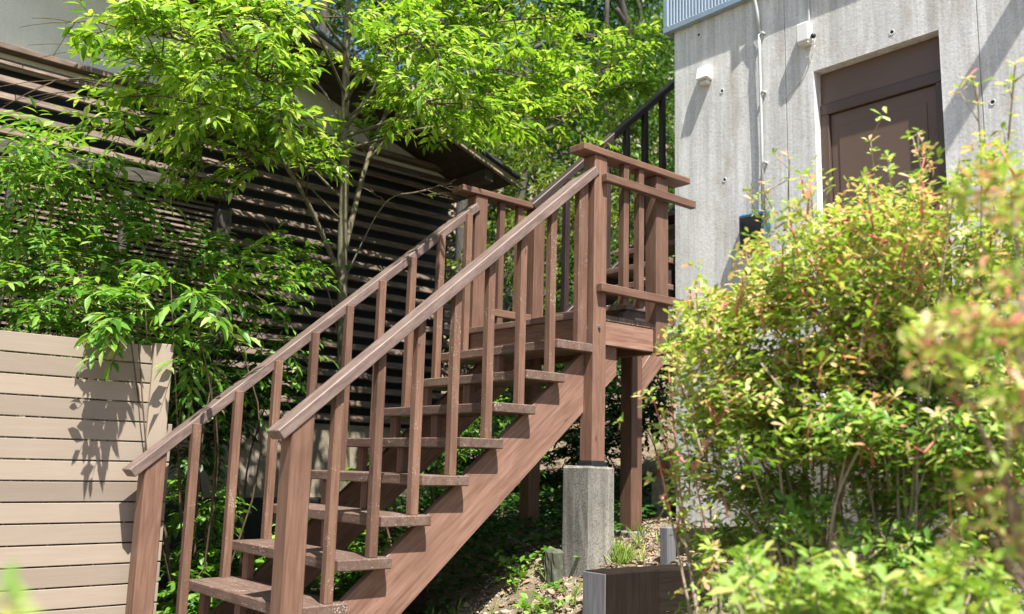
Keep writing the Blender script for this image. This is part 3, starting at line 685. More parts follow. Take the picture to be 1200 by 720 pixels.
# ================================================================== SMALL GARDEN THINGS
sa = thing('timber_sleeper', (3.5, 3.22, 0.78), 'grey ended old timber sleeper edging the bed beside the pier', 'sleeper')
box('beam', 3.322, 3.70, 3.14, 3.295, 0.55, 1.0, M['sleeper'], sa, 0.008)
box('end_face', 3.314, 3.3215, 3.143, 3.292, 0.56, 0.995, M['sleeper_end'], sa, 0.002, axis=2)
tag(box('timber_sleeper', 3.706, 4.28, 3.142, 3.30, 0.55, 0.996, M['sleeper'], None, 0.008), 'dark timber sleeper continuing the edging under the bush', 'sleeper')
tag(box('edging_post', 3.995, 4.065, 3.325, 3.385, 0.8, 1.185, M['sleeper_end'], None, 0.006), 'short grey timber post behind the dark sleeper', 'post')
pl = thing('garden_edging', (4.4, 3.42, 0.9), 'low dark brown edging board at the foot of the concrete wall', 'edging')
box('board', 4.07, 4.94, 3.40, 3.435, 0.86, 1.165, M['sleeper'], pl, 0.004)
box('stake', 4.45, 4.50, 3.437, 3.487, 0.8, 1.15, M['sleeper'], pl, 0.004)
pt = thing('terracotta_pot', (5.15, 4.33, 1.14), 'upturned orange terracotta pot on a grey block by the wall corner', 'pot')
def lathe(name, prof, mat, parent, loc, n=20):
    V = []; F = []
    for (r, h) in prof: V += [(r * math.cos(2 * math.pi * q / n), r * math.sin(2 * math.pi * q / n), h) for q in range(n)]
    for i in range(len(prof) - 1):
        for q in range(n): F.append((i * n + q, i * n + (q + 1) % n, (i + 1) * n + (q + 1) % n, (i + 1) * n + q))
    F.append(tuple(range(n))[::-1]); F.append(tuple((len(prof) - 1) * n + q for q in range(n)))
    return link(name, mesh_of(name, V, F), mat, parent, Matrix.Translation(loc))
lathe('pot', [(0.055, 0), (0.055, 0.02), (0.049, 0.021), (0.045, 0.06), (0.036, 0.082), (0.02, 0.09)], M['terracotta'], pt, (5.15, 4.33, 1.44))
box('block', 5.09, 5.21, 4.27, 4.39, 1.10, 1.44, M['stone'], pt, 0.006)

# stones on the soil
def stone_mesh(seed):
    r_ = np.random.default_rng(seed); bm = bmesh.new(); bmesh.ops.create_icosphere(bm, subdivisions=1, radius=1)
    for v in bm.verts: v.co *= 1 + r_.normal(0, 0.16); v.co.z *= 0.6
    me = bpy.data.meshes.new('stone'); bm.to_mesh(me); bm.free(); return me
SM = [stone_mesh(i) for i in range(5)]
for m_ in SM: m_.materials.append(M['stone_pale'])
for i in range(46):
    x = random.uniform(2.8, 4.8); y = random.uniform(3.35, 4.25)
    if 3.66 < x < 3.95 and 3.58 < y < 3.9: continue
    s = random.uniform(0.012, 0.04)
    o = link('stone', SM[i % 5], None, None, Matrix.Translation((x, y, float(ground_z(x, y)) + s * 0.2)) @ Matrix.Rotation(random.uniform(0, 6), 4, 'Z') @ Matrix.Scale(s, 4))
    tag(o, 'pale pebble lying on the soil under the landing', 'stone', 'pebbles on the soil')
gr = rng.uniform(0, 1, (9000, 2)) * np.array([2.6, 1.35]) + np.array([2.5, 3.0]); gz = ground_z(gr[:, 0], gr[:, 1]) + 0.004
V = []; F = []
for (x, y), z in zip(gr, gz):
    s = random.uniform(0.003, 0.011); k = len(V); a = random.uniform(0, 6)
    V += [(x + s * math.cos(a + b), y + s * math.sin(a + b), z - 0.003) for b in (0, 2.1, 4.2)] + [(x, y, z + s * 0.7)]
    F += [(k, k + 1, k + 3), (k + 1, k + 2, k + 3), (k + 2, k, k + 3)]
tag(link('gravel', mesh_of('gravel', V, F), M['stone_pale']), 'fine gravel bits scattered on the soil', 'gravel', kind='stuff')
L = Leaves(); n = 2600; P = np.stack([rng.uniform(2.3, 5.2, n), rng.uniform(3.0, 4.5, n), np.zeros(n)], 1); P[:, 2] = ground_z(P[:, 0], P[:, 1]) + 0.012
a = rng.uniform(0, 6.28, n); L.add(P, np.stack([np.cos(a), np.sin(a), rng.normal(0, .15, n)], 1), UP + rng.normal(0, .35, (n, 3)), rng.uniform(0.025, 0.06, n))
tag(L.build('leaf_litter', 'ovate', M['leaf_dry']), 'dry brown fallen leaves covering the soil', 'leaf litter', kind='stuff')

# ================================================================== PLANTS
def branchy(T, p0, p1, r0, r1, sag=0.06, k=4):
    p0 = np.asarray(p0, float); p1 = np.asarray(p1, float); L_ = np.linalg.norm(p1 - p0)
    mid = (p0 + p1) / 2 + rng.normal(0, 0.05 * L_, 3) + UP * sag * L_
    c = curve([p0, mid, p1], k); T.add(c, list(np.linspace(r0, r1, len(c))), 6); return c

# --- the young tree over the stairs
tree = thing('garden_tree', (3.5, 6.0, 0.5), 'slender leafy tree with bright green pointed leaves overhanging the stairs', 'tree')
T = Tubes(); TW = Tubes(); LV = Leaves()
trunk = [at(404, 640, 6.0), at(402, 500, 6.0), at(402, 400, 6.0), at(401, 300, 6.0), at(404, 200, 5.98), at(405, 100, 5.95), at(408, 0, 5.9), at(412, -110, 5.85), at(420, -200, 5.8)]
trunk[0][2] = ground_z(trunk[0][0], trunk[0][1]) - 0.1
tc = curve(trunk, 5); T.add(tc, list(np.linspace(0.052, 0.014, len(tc))), 10)
def limb(pts, r0, r1, tw, tl, nl, ls, spread=0.5, start=0.25, bend=0.16):
    """limb through the points; twigs with leaves leave it on both sides"""
    c = curve([np.asarray(p, float) for p in pts], 7); T.add(c, list(np.linspace(r0, r1, len(c))), 7)
    n = len(c)
    for i in range(tw):
        t = start + (1 - start) * (i + rng.uniform(0, 0.9)) / tw; j = min(int(t * (n - 1)), n - 2); f = t * (n - 1) - j
        p = c[j] * (1 - f) + c[j + 1] * f; tg = unit(c[j + 1] - c[j])
        d = unit(tg * rng.uniform(0.3, 0.9) + unit(rng.normal(0, 1, 3)) * np.array([1, 1, 0.42]) * spread * 1.7 + UP * 0.06)
        L1 = tl * rng.uniform(0.5, 1.25)
        # a side branch carrying three leafy twigs
        q = p + d * L1 * 0.6 - UP * bend * L1 * 0.1
        TW.add([p, (p + q) / 2 + UP * 0.02, q], [0.006, 0.005, 0.003], 4)
        for _ in range(3):
            d2 = unit(d + rng.normal(0, 0.45, 3) * np.array([1, 1, 0.5])); l2 = L1 * rng.uniform(0.55, 1.0)
            P = LV.twig(q, d2, l2, nl, ls, bend); TW.add([q] + [P[int(nl * g_)] for g_ in (0.35, 0.7)] + [P[-1]], [0.003, 0.0025, 0.002, 0.0015], 4)
LIMBS = [
    ([at(402, 330, 6.0), at(345, 210, 5.8), at(270, 130, 5.6), at(170, 70, 5.5)], 0.020, 0.006, 20),
    ([at(402, 300, 6.0), at(430, 190, 6.15), at(462, 110, 6.3), at(500, 20, 6.5), at(520, -60, 6.6)], 0.024, 0.007, 20),
    ([at(404, 215, 6.0), at(340, 120, 5.5), at(250, 60, 5.2), at(130, 30, 5.1)], 0.017, 0.005, 20),
    ([at(404, 190, 6.0), at(330, 100, 6.4), at(240, 40, 6.7), at(160, -20, 6.8)], 0.015, 0.005, 15),
    ([at(405, 150, 5.95), at(470, 70, 5.6), at(560, 30, 5.4), at(660, 20, 5.3)], 0.017, 0.005, 20),
    ([at(405, 160, 5.95), at(490, 133, 5.8), at(600, 110, 5.7), at(720, 80, 5.7)], 0.016, 0.005, 20),
    ([at(406, 60, 5.93), at(350, -10, 5.6), at(280, -50, 5.4), at(190, -60, 5.4)], 0.013, 0.005, 14),
    ([at(407, 40, 5.9), at(480, -20, 5.6), at(560, -50, 5.4), at(640, -40, 5.4)], 0.013, 0.005, 14),
    ([at(405, 120, 5.95), at(440, 60, 5.3), at(480, 40, 4.9), at(520, 60, 4.7)], 0.012, 0.004, 13),
    ([at(404, 110, 5.95), at(370, 40, 5.4), at(330, 20, 5.0), at(300, 60, 4.8)], 0.012, 0.004, 13),
    ([at(403, 235, 6.0), at(330, 170, 6.0), at(250, 158, 5.9), at(120, 152, 5.8)], 0.011, 0.004, 15),
    ([at(402, 260, 6.0), at(340, 200, 5.8), at(290, 190, 5.7), at(235, 195, 5.6)], 0.008, 0.003, 8),
    ([at(404, 150, 5.97), at(360, 90, 6.2), at(250, 70, 6.3), at(110, 100, 6.2)], 0.010, 0.004, 12),
    ([at(430, 190, 6.15), at(500, 110, 5.9), at(560, 80, 5.7), at(640, 100, 5.6), at(700, 110, 5.5)], 0.010, 0.004, 14),
    ([at(405, 175, 5.95), at(500, 150, 5.5), at(590, 140, 5.3), at(660, 135, 5.2), at(735, 95, 5.2)], 0.012, 0.004, 17),
    ([at(406, 90, 5.95), at(520, 40, 6.2), at(620, 50, 6.3), at(720, 40, 6.3)], 0.013, 0.004, 15),
    ([at(405, 140, 5.95), at(450, 110, 5.3), at(500, 120, 5.0), at(560, 130, 4.95)], 0.010, 0.004, 11),
    ([at(404, 180, 5.98), at(350, 140, 5.4), at(290, 130, 5.1), at(210, 120, 5.0)], 0.010, 0.004, 11),
    ([at(410, -60, 5.87), at(420, -130, 5.6), at(450, -180, 5.5)], 0.012, 0.005, 12),
]
for pts, r0, r1, tw in LIMBS: limb(pts, r0, r1, int(tw * 1.4), 0.42, 12, 0.118)
# thin low shoots
limb([at(402, 420, 6.0), at(380, 330, 5.8), at(345, 300, 5.7), at(330, 290, 5.6)], 0.006, 0.003, 3, 0.22, 8, 0.09)
limb([at(402, 330, 6.0), at(450, 240, 5.9), at(490, 225, 5.8), at(530, 215, 5.75)], 0.007, 0.003, 4, 0.22, 8, 0.10)
T.build('trunk', M['bark'], tree); TW.build('twigs', M['bark_twig'], tree)['kind'] = 'stuff'
# keep the house wall, newel and upper window of the photo open where the crown has gaps
def tree_keep(P):
    u, v, z = project(P)
    ok = np.ones(len(P), bool)
    ok &= ~((u > 505) & (u < 700) & (v > 190) & (z < 8))
    ok &= ~((u < 85) & (v < 130)); ok &= ~((v > 215) & (v < 330) & (u > 395) & (u < 470))
    ok &= ~((u > 770)); ok &= ~((u < 330) & (v > 225))
    return ok
LV.build('crown', 'lance', M['leaf_tree'], tree, 300, tree_keep)

# --- shrubs behind the fence
def shrub(name, base, label, clumps, mat, kind, size, n_tw, nl, tl, cat='shrub', group=None, parts=0, bmat='bark_twig', keep=None):
    b = np.asarray(base, float); b[2] = ground_z(b[0], b[1])
    t = thing(name, tuple(b), label, cat, group); Tb = Tubes(); Lv = Leaves()
    for (c, r) in clumps:
        c = np.asarray(c, float); r = np.asarray(r, float)
        branchy(Tb, b - UP * 0.05 + rng.normal(0, 0.03, 3) * np.array([1, 1, 0]), c, 0.009, 0.004)
        for _ in range(int(n_tw * r[0] * r[1] * r[2] ** 0.5 * 4)):
            v = unit(rng.normal(0, 1, 3)); p = c + v * r * rng.uniform(0.2, 0.85)
            d = unit(v * np.array([1, 1, .45]) + rng.normal(0, 0.4, 3) * np.array([1, 1, .6]) + UP * 0.1)
            P = Lv.twig(p, d, tl * rng.uniform(0.6, 1.2), nl, size, 0.22)
            if rng.uniform() < 0.5: Tb.add([c + (p - c) * 0.5, p, P[nl // 2], P[-1]], [0.004, 0.003, 0.002, 0.001], 4)
    Tb.build('stems', M[bmat], t)['kind'] = 'stuff'; Lv.build('foliage', kind, mat, t, parts, keep); return t
shrub('leafy_shrub', at(60, 600, 5.9), 'broad leafy shrub behind the fence against the louvred wall',
      [(at(40, 250, 5.9), (.45, .4, .25)), (at(70, 330, 5.6), (.5, .35, .35)), (at(180, 300, 5.75), (.4, .4, .28)), (at(270, 330, 5.7), (.35, .35, .25)), (at(0, 190, 5.6), (.3, .3, .18)), (at(70, 185, 5.5), (.35, .3, .14)), (at(110, 225, 5.6), (.35, .3, .14)), (at(330, 320, 5.9), (.3, .3, .16)), (at(110, 385, 5.5), (.55, .3, .25)), (at(300, 400, 5.9), (.3, .3, .25)), (at(235, 420, 5.8), (.3, .3, .3))],
      M['leaf_low'], 'lance', 0.105, 190, 11, 0.32, parts=200, keep=lambda P: ~((project(P)[1] > 380) & (P[:, 1] < 5.13) & (P[:, 0] < 1.9)))
shrub('fine_leaf_shrub', at(20, 600, 6.5), 'fine leaved sunlit shrub beside the shuttered window', [(at(60, 300, 6.5), (.5, .25, .28)), (at(10, 340, 6.4), (.4, .25, .3))], M['leaf_low'], 'ovate', 0.055, 330, 9, 0.2)
# pinnate sprays arching over the top of the fence
sp = thing('arching_shrub', tuple(at(235, 640, 5.35)), 'arching shrub with large drooping leaf sprays over the fence corner', 'shrub')
sp.location.z = float(ground_z(sp.location.x, 5.35)); PW[sp.name] = Matrix.Translation(sp.location)
T2 = Tubes(); L2 = Leaves(); b0 = np.array(sp.location)
for (px, py, Y, dx, dz) in ((222, 345, 5.0, -.2, 0), (160, 372, 4.93, -.45, -.1), (228, 360, 4.88, .3, -.1), (200, 330, 5.1, -.5, .1), (250, 320, 5.15, .5, .15), (170, 350, 5.0, -.6, .05), (150, 375, 4.92, -.6, -.1), (285, 300, 5.25, .5, .2), (222, 415, 5.12, .15, -.25), (120, 335, 5.2, -.5, .1)):
    p = at(px, py, Y); branchy(T2, b0 + UP * 0.05, p, 0.007, 0.003, 0.10)
    for _ in range(5):
        d = unit(np.array([dx, -0.25, dz]) + rng.normal(0, 0.32, 3)); P = L2.twig(p, d, rng.uniform(0.2, 0.34), 13, 0.12, 0.22, 0.85)
        T2.add([p, P[4], P[8], P[-1]], [0.003, 0.0025, 0.002, 0.001], 4)
T2.build('stems', M['bark_twig'], sp)['kind'] = 'stuff'; L2.build('foliage', 'lance', M['leaf_low'], sp, 180, lambda P: ~((P[:, 1] > 4.99) & (P[:, 1] < 5.12) & (P[:, 2] < 2.1) & (P[:, 0] < 1.92)))

# plants between fence and stairs, and behind the stairs
shrub('ivy_bush', at(232, 650, 5.5), 'bright green ivy bush between the fence end and the stairs', [(at(228, 690, 5.35), (.22, .22, .25)), (at(235, 600, 5.5), (.2, .2, .3)), (at(215, 700, 5.2), (.12, .15, .2))], M['leaf_low'], 'ovate', 0.075, 750, 8, 0.15)
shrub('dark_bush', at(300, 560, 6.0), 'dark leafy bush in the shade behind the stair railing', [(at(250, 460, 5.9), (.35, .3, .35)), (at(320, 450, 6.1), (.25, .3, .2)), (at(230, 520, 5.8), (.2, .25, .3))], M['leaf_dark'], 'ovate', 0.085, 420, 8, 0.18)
for (px, py, Y, s, lab) in ((460, 540, 5.5, .18, 'green bush seen above the fifth visible tread'), (360, 620, 5.4, .18, 'bright bush showing under the third visible tread'), (345, 640, 5.3, .15, 'low bright bush behind the lowest visible treads'), (520, 520, 5.6, .18, 'green bush seen through the upper open risers'), (440, 640, 5.2, .15, 'low green bush behind the near stringer'), (570, 480, 5.9, .2, 'green bush behind the top treads below the landing')):
    shrub('undergrowth_bush', at(px, py, Y), lab, [(at(px, py, Y), (s, s, s)), (at(px - 15, py + 25, Y + .1), (s, s, s))], M['leaf_low'], 'ovate', 0.07, 700, 7, 0.14, group='bushes behind the stair treads')
# low plants by the pier
for i, (px, py, Y, s, lab) in enumerate(((640, 668, 3.55, .07, 'leafy weed clump at the foot of the concrete pier'), (620, 690, 3.45, .06, 'sunlit weed clump before the timber sleeper end'), (560, 690, 3.7, .05, 'lone weed on the soil below the stringer'), (600, 640, 4.1, .07, 'shaded weed clump behind the pier near the stringer'), (655, 640, 3.9, .05, 'small weed beside the dark stone stump'))):
    p = at(px, py, Y); p[2] = ground_z(p[0], p[1]); Lw = Leaves(); t = thing('low_weed', tuple(p), lab, 'weed', 'weeds by the pier'); Tb = Tubes()
    for _ in range(int(26 * s / .06)):
        q = p + np.array([rng.normal(0, s), rng.normal(0, s), 0]); q[2] = ground_z(q[0], q[1]); h = rng.uniform(0.03, 0.12); tip = q + UP * h + rng.normal(0, 0.015, 3)
        Tb.add([q, tip], [0.002, 0.001], 4); Lw.rosette(tip, UP + rng.normal(0, .3, 3), 3, 0.05, 0.7)
    Tb.build('stems', M['bark_twig'], t)['kind'] = 'stuff'; Lw.build('foliage', 'ovate', M['leaf_low'], t, 0, width=1.35)
# ground cover under the stairs
L3 = Leaves(); n = 26000; P = np.stack([rng.uniform(1.9, 7.5, n), rng.uniform(3.75, 7.6, n), np.zeros(n)], 1)
den = 0.5 + 0.5 * np.sin(P[:, 0] * 4.1) * np.cos(P[:, 1] * 3.7 + 1); P = P[((den > 0.3) | (P[:, 1] > 4.6)) & ((P[:, 1] > 4.12 + 0.12 * np.sin(P[:, 0] * 7)) | (P[:, 0] < 2.9 + 0.15 * np.sin(P[:, 1] * 9)))]; n = len(P)
P[:, 2] = ground_z(P[:, 0], P[:, 1]) + rng.uniform(0.01, 0.11, n); a = rng.uniform(0, 6.28, n)
L3.add(P, np.stack([np.cos(a), np.sin(a), rng.normal(0, .2, n)], 1), UP + rng.normal(0, .35, (n, 3)), rng.uniform(0.03, 0.065, n))
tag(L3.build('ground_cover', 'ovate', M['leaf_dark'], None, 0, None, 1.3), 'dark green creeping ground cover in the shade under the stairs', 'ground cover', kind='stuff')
L4 = Leaves()
for _ in range(110):
    x = rng.uniform(2.6, 4.7); y = rng.uniform(3.4, 4.4)
    if rng.uniform() < .4: x, y = 3.93 + rng.normal(0, .03), 3.62 + rng.normal(0, .05)
    p = np.array([x, y, ground_z(x, y)]); k = 5; L4.add(np.repeat(p[None], k, 0), UP * 1.3 + rng.normal(0, .5, (k, 3)), rng.normal(0, 1, (k, 3)), rng.uniform(0.05, 0.13, k))
tag(L4.build('grass_tufts', 'lance', M['leaf_pale'], None, 0, None, 0.22), 'sparse thin grass blades around the pier', 'grass', kind='stuff')

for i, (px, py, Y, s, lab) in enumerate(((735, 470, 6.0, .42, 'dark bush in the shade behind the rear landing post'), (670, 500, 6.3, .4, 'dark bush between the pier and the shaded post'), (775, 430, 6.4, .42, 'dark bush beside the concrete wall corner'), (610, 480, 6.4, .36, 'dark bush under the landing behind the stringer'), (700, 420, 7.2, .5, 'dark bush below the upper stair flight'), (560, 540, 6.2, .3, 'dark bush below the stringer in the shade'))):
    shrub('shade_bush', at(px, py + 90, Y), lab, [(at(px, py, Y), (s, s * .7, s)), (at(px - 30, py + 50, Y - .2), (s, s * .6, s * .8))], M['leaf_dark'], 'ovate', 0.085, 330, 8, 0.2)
# --- forest behind
def forest_tree(base, h, clumps, label, mat, size, dens, lean=(0, 0), tr=0.12, name='forest_tree'):
    b = np.array([base[0], base[1], float(ground_z(base[0], base[1])) - 0.1]); t = thing(name, tuple(b), label, 'tree', 'trees on the slope behind the stairs')
    Tb = Tubes(); Lv = Leaves(); top = b + np.array([lean[0], lean[1], h]); tr_ = curve([b, b + (top - b) * .35 + rng.normal(0, .1, 3) * [1, 1, 0], b + (top - b) * .7 + rng.normal(0, .15, 3) * [1, 1, 0], top], 5)
    Tb.add(tr_, list(np.linspace(tr, tr * .3, len(tr_))), 8)
    for (c, r) in clumps:
        c = np.asarray(c, float); j = min(len(tr_) - 1, max(2, int(len(tr_) * np.clip((c[2] - b[2]) / h - .2, .1, .9)))); branchy(Tb, tr_[j], c, tr * .28, 0.012)
        vol = r[0] * r[1] * r[2]; nn = int(dens * vol ** (2 / 3))
        # twig clusters make the clump ragged
        m = max(6, nn // 45)
        for _ in range(m):
            v = unit(rng.normal(0, 1, 3)); q = c + v * np.asarray(r) * rng.uniform(0.45, 1.05); Lv.cloud(q, np.asarray(r) * rng.uniform(.16, .34), 45, size, 0.1)
    Tb.build('trunk', M['bark_dark'], t); Lv.build('crown', 'far', mat, t); return t
fl = M['leaf_forest']; fy = M['leaf_forest_yellow']; fd = M['leaf_dark']
FT = [
    ((6.6, 8.6), 5.2, [(at(620, 220, 8.4), (.9, .8, .7)), (at(560, 170, 8.8), (.7, .7, .6)), (at(690, 250, 8.2), (.7, .7, .7)), (at(610, 300, 8.0), (.8, .7, .6)), (at(540, 330, 7.9), (.45, .5, .6))], 'bushy yellow green tree beside the house eave', fy, 0.10, 2300),
    ((8.2, 9.6), 7.0, [(at(700, 120, 9.6), (1.2, 1, .8)), (at(770, 170, 9.3), (.9, .9, .9)), (at(640, 90, 9.9), (1, .9, .8)), (at(760, 60, 9.8), (1, 1, .7)), (at(690, 190, 9.4), (1, .9, .7))], 'dense mid green tree rising behind the upper handrail', fl, 0.11, 2300),
    ((6.6, 7.6), 2.6, [(at(640, 340, 7.3), (.6, .5, .5)), (at(580, 400, 7.0), (.5, .4, .5)), (at(700, 330, 7.2), (.6, .5, .5)), (at(545, 430, 6.9), (.25, .3, .4)), (at(640, 430, 7.0), (.6, .4, .5)), (at(760, 280, 7.3), (.5, .5, .5))], 'leafy thicket glimpsed through the landing balusters', fl, 0.08, 2500),
    ((9.5, 12.5), 9.0, [(at(700, 10, 12.5), (1.6, 1.2, 1.2)), (at(600, 20, 12.8), (1.6, 1.2, 1.2)), (at(780, -20, 12), (1.4, 1.2, 1.2)), (at(660, -80, 12.5), (1.8, 1.4, 1.2)), (at(760, 100, 12), (1.3, 1.2, 1.2))], 'tall dark tree with bare grey limbs in the woods', fd, 0.14, 2000),
    ((6.2, 12.5), 8.5, [(at(470, 40, 12.5), (1.3, 1.2, 1)), (at(550, 80, 12.5), (1.2, 1.2, 1)), (at(400, 0, 12.8), (1.4, 1.2, 1)), (at(500, -60, 12.8), (1.5, 1.2, 1.1)), (at(590, 150, 12.2), (1.0, 1, .9))], 'tall green tree standing behind the house roof', fl, 0.13, 1700),
    ((11.0, 10.5), 6.5, [(at(770, 230, 10.5), (1.4, 1.1, 1.2)), (at(740, 330, 10.2), (1.3, 1.1, 1)), (at(690, 380, 9.8), (1.1, 1, .9)), (at(620, 380, 9.6), (1.2, 1, .9))], 'shaded evergreen tree behind the landing', fd, 0.10, 2200),
    ((12.5, 15.5), 11.0, [(at(640, 150, 15), (2, 1.5, 1.6)), (at(740, 180, 15), (2, 1.5, 1.6)), (at(560, 220, 15), (2, 1.5, 1.5)), (at(700, 60, 15.5), (2.2, 1.5, 1.6)), (at(800, 80, 15), (2, 1.5, 1.6)), (at(600, 320, 14.5), (2, 1.4, 1.4)), (at(730, 330, 14.5), (2, 1.4, 1.4))], 'broad dark tree filling the slope far behind', fd, 0.18, 1500),
]
for f_ in FT: forest_tree(*f_)
Tb = thing('bare_limbed_tree', (9.6, 11.2, float(ground_z(9.6, 11.2))), 'grey forked trunk showing between leaves beside the metal cladding', 'tree', 'trees on the slope behind the stairs'); Tt = Tubes()
b = np.array([9.6, 11.2, float(ground_z(9.6, 11.2)) - .1]); f0 = at(745, 70, 10.6); c = curve([b, (b + f0) / 2, f0], 5); Tt.add(c, list(np.linspace(.16, .12, len(c))), 9)
for p in (at(722, 10, 10.6), at(752, -20, 10.5), at(700, -60, 10.7)): branchy(Tt, f0, p, .09, .05)
Tt.build('trunk', M['bark_dark'], Tb); Lb = Leaves()
for p in (at(700, -70, 10.7), at(752, -50, 10.5), at(775, 30, 10.4)): Lb.cloud(p, (.8, .7, .5), 700, .12)
Lb.build('crown', 'far', fl, Tb)

# --- bushes on the right
def ad(px, py, dist):                                                # pixel at a distance from the camera
    d = ray(px, py); return CAM + d / np.linalg.norm(d) * dist
def rosette_bush(name, base, label, zones, size, group=None, stems=5, parts=0, red=True, kind='obovate', width=1.0, fill=False):
    """zones: (centre, radii, count, top) - twigs grow from the base towards the zone and end in whorls of leaves"""
    b = np.asarray(base, float); t = thing(name, tuple(b), label, 'bush', group)
    Ts = Tubes(); Tr = Tubes(); La = Leaves(); Lc = Leaves(); forks = []
    for i in range(stems):
        a = i * 2.4; d = np.array([math.cos(a) * .16, math.sin(a) * .16, rng.uniform(.42, .6)]); p = b + d * rng.uniform(.7, 1.2)
        r = 0.012 * (size / 0.035) ** .5; branchy(Ts, b + np.array([math.cos(a), math.sin(a), 0]) * .02 - UP * .06, p, r, r * .75, 0.0); forks.append(p)
    forks = np.array(forks)
    for (c, rad, n, top) in zones:
        c = np.asarray(c, float); rad = np.asarray(rad, float); f = forks[np.argmin(np.linalg.norm(forks - c, axis=1))]
        sub = []
        for _ in range(2):
            e = c + unit(rng.normal(0, 1, 3)) * rad * .35; branchy(Ts, f, e, .006, .003, 0.04); sub.append(e)
        for _ in range(int(n * 1.35)):
            v = unit(rng.normal(0, 1, 3)); v[2] = abs(v[2]) * .8 - .15; q = c + v * rad * rng.uniform(.25, 1.0) ** .6; e = sub[rng.integers(2)]
            ax = unit((q - e) * .6 + UP * .35 * np.linalg.norm(rad) + rng.normal(0, .05, 3))
            isT = rng.uniform() < top
            stem = Tr if (isT and red and rng.uniform() < .55) else Ts
            if rng.uniform() < .5: stem.add([e + (q - e) * .55, q - ax * .03, q], [.0035, .0028, .0018], 4)
            Lx = La if isT else Lc
            m = rng.integers(4, 7)
            Lx.rosette(q, ax, m, size); Lx.rosette(q - ax * size * 1.1, ax, 4, size * .9, 1.1)
            if rng.uniform() < .6: Lx.rosette(q - ax * size * 2.1 + rng.normal(0, .01, 3), ax, 4, size * .9, 1.2)
    if fill:                                                         # loose growth between the main clumps
        bx = [780, 800, 850, 885, 905, 930, 950, 1000, 1050, 1100, 1150, 1210]; by = [450, 365, 300, 300, 280, 250, 235, 228, 218, 205, 190, 180]
        for _ in range(1900):
            u_ = rng.uniform(785, 1230); v_ = rng.uniform(np.interp(u_, bx, by) + 22 * math.sin(u_ / 11) + 14 * math.sin(u_ / 27 + 1) - 14, 720)
            if math.sin(u_ / 19 + 1.3 * math.sin(v_ / 33)) * math.sin(v_ / 23 + u_ / 70) < -.18 and rng.uniform() < .8: continue
            deep = 850 < u_ < 1060 and 535 < v_ < 690
            if deep and rng.uniform() < .3: continue
            if u_ < 850 and v_ > 520 and rng.uniform() < .75: continue
            q = ad(u_, v_, rng.uniform(3.25, 3.9) if deep else 2.85 + .8 * rng.uniform() ** 1.7); ax = unit(UP + rng.normal(0, .35, 3) + (q - b) * np.array([.3, .3, 0]))
            Lx = La if rng.uniform() < np.interp(v_, [420, 520, 600], [.9, .5, .08]) else Lc
            if rng.uniform() < .38 and not deep: (Tr if rng.uniform() < .65 else Ts).add([q - ax * rng.uniform(.06, .12) + rng.normal(0, .012, 3), q + ax * .01], [.0042, .0024], 5)
            for h_ in range(rng.integers(2, 5)): Lx.rosette(q - ax * size * 1.0 * h_, ax, 5, size * rng.uniform(.8, 1.05), 1.0 + .1 * h_)
    Ts.build('branches', M['bark_shrub'], t)
    if Tr.V: Tr.build('young_shoots', M['stem_red'], t)['kind'] = 'stuff'
    if La.p: tag(La.build('upper_foliage', kind, M['leaf_bush_top'], t, parts, None, width), 'yellow and coral tinted young leaves')
    if Lc.p: tag(Lc.build('lower_foliage', kind, M['leaf_bush'], t, 0, None, width), None)
    return t
bb = ad(992, 690, 3.15); bb[2] = 0.60
rosette_bush('flowering_bush', bb, 'large bush with yellow and coral young leaves before the concrete wall',
    [(ad(880, 365, 3.3), (.26, .25, .14), 85, .92), (ad(830, 400, 3.35), (.16, .2, .16), 48, .85), (ad(960, 330, 3.3), (.3, .28, .18), 95, .92), (ad(1010, 270, 3.4), (.26, .25, .16), 70, .92), (ad(910, 440, 3.2), (.32, .3, .2), 95, .55),
     (ad(1010, 420, 3.15), (.3, .3, .22), 95, .6), (ad(860, 500, 3.3), (.25, .25, .18), 70, .4), (ad(960, 520, 3.15), (.3, .25, .16), 75, .12), (ad(1060, 360, 3.2), (.28, .28, .2), 75, .7), (ad(1080, 470, 3.2), (.3, .3, .25), 85, .3),
     (ad(900, 580, 3.35), (.25, .25, .14), 50, .1), (ad(1090, 590, 3.3), (.3, .3, .25), 80, .1), (ad(1150, 300, 3.4), (.3, .3, .25), 75, .7), (ad(1180, 440, 3.4), (.3, .3, .3), 75, .3), (ad(1180, 570, 3.4), (.3, .3, .25), 75, .05), (ad(1060, 560, 3.5), (.4, .3, .3), 70, .0), (ad(880, 640, 3.3), (.2, .25, .12), 35, .1), (ad(840, 560, 3.25), (.14, .2, .14), 26, .15), (ad(1130, 660, 3.0), (.3, .25, .15), 60, .1), (ad(1040, 640, 2.9), (.12, .15, .1), 20, .15), (ad(930, 610, 3.0), (.16, .15, .1), 26, .15), (ad(1010, 500, 2.9), (.3, .2, .14), 60, .35), (ad(880, 470, 3.0), (.26, .2, .14), 50, .6), (ad(1120, 520, 2.9), (.2, .2, .2), 45, .3)],
    0.043, stems=6, parts=300, fill=True)
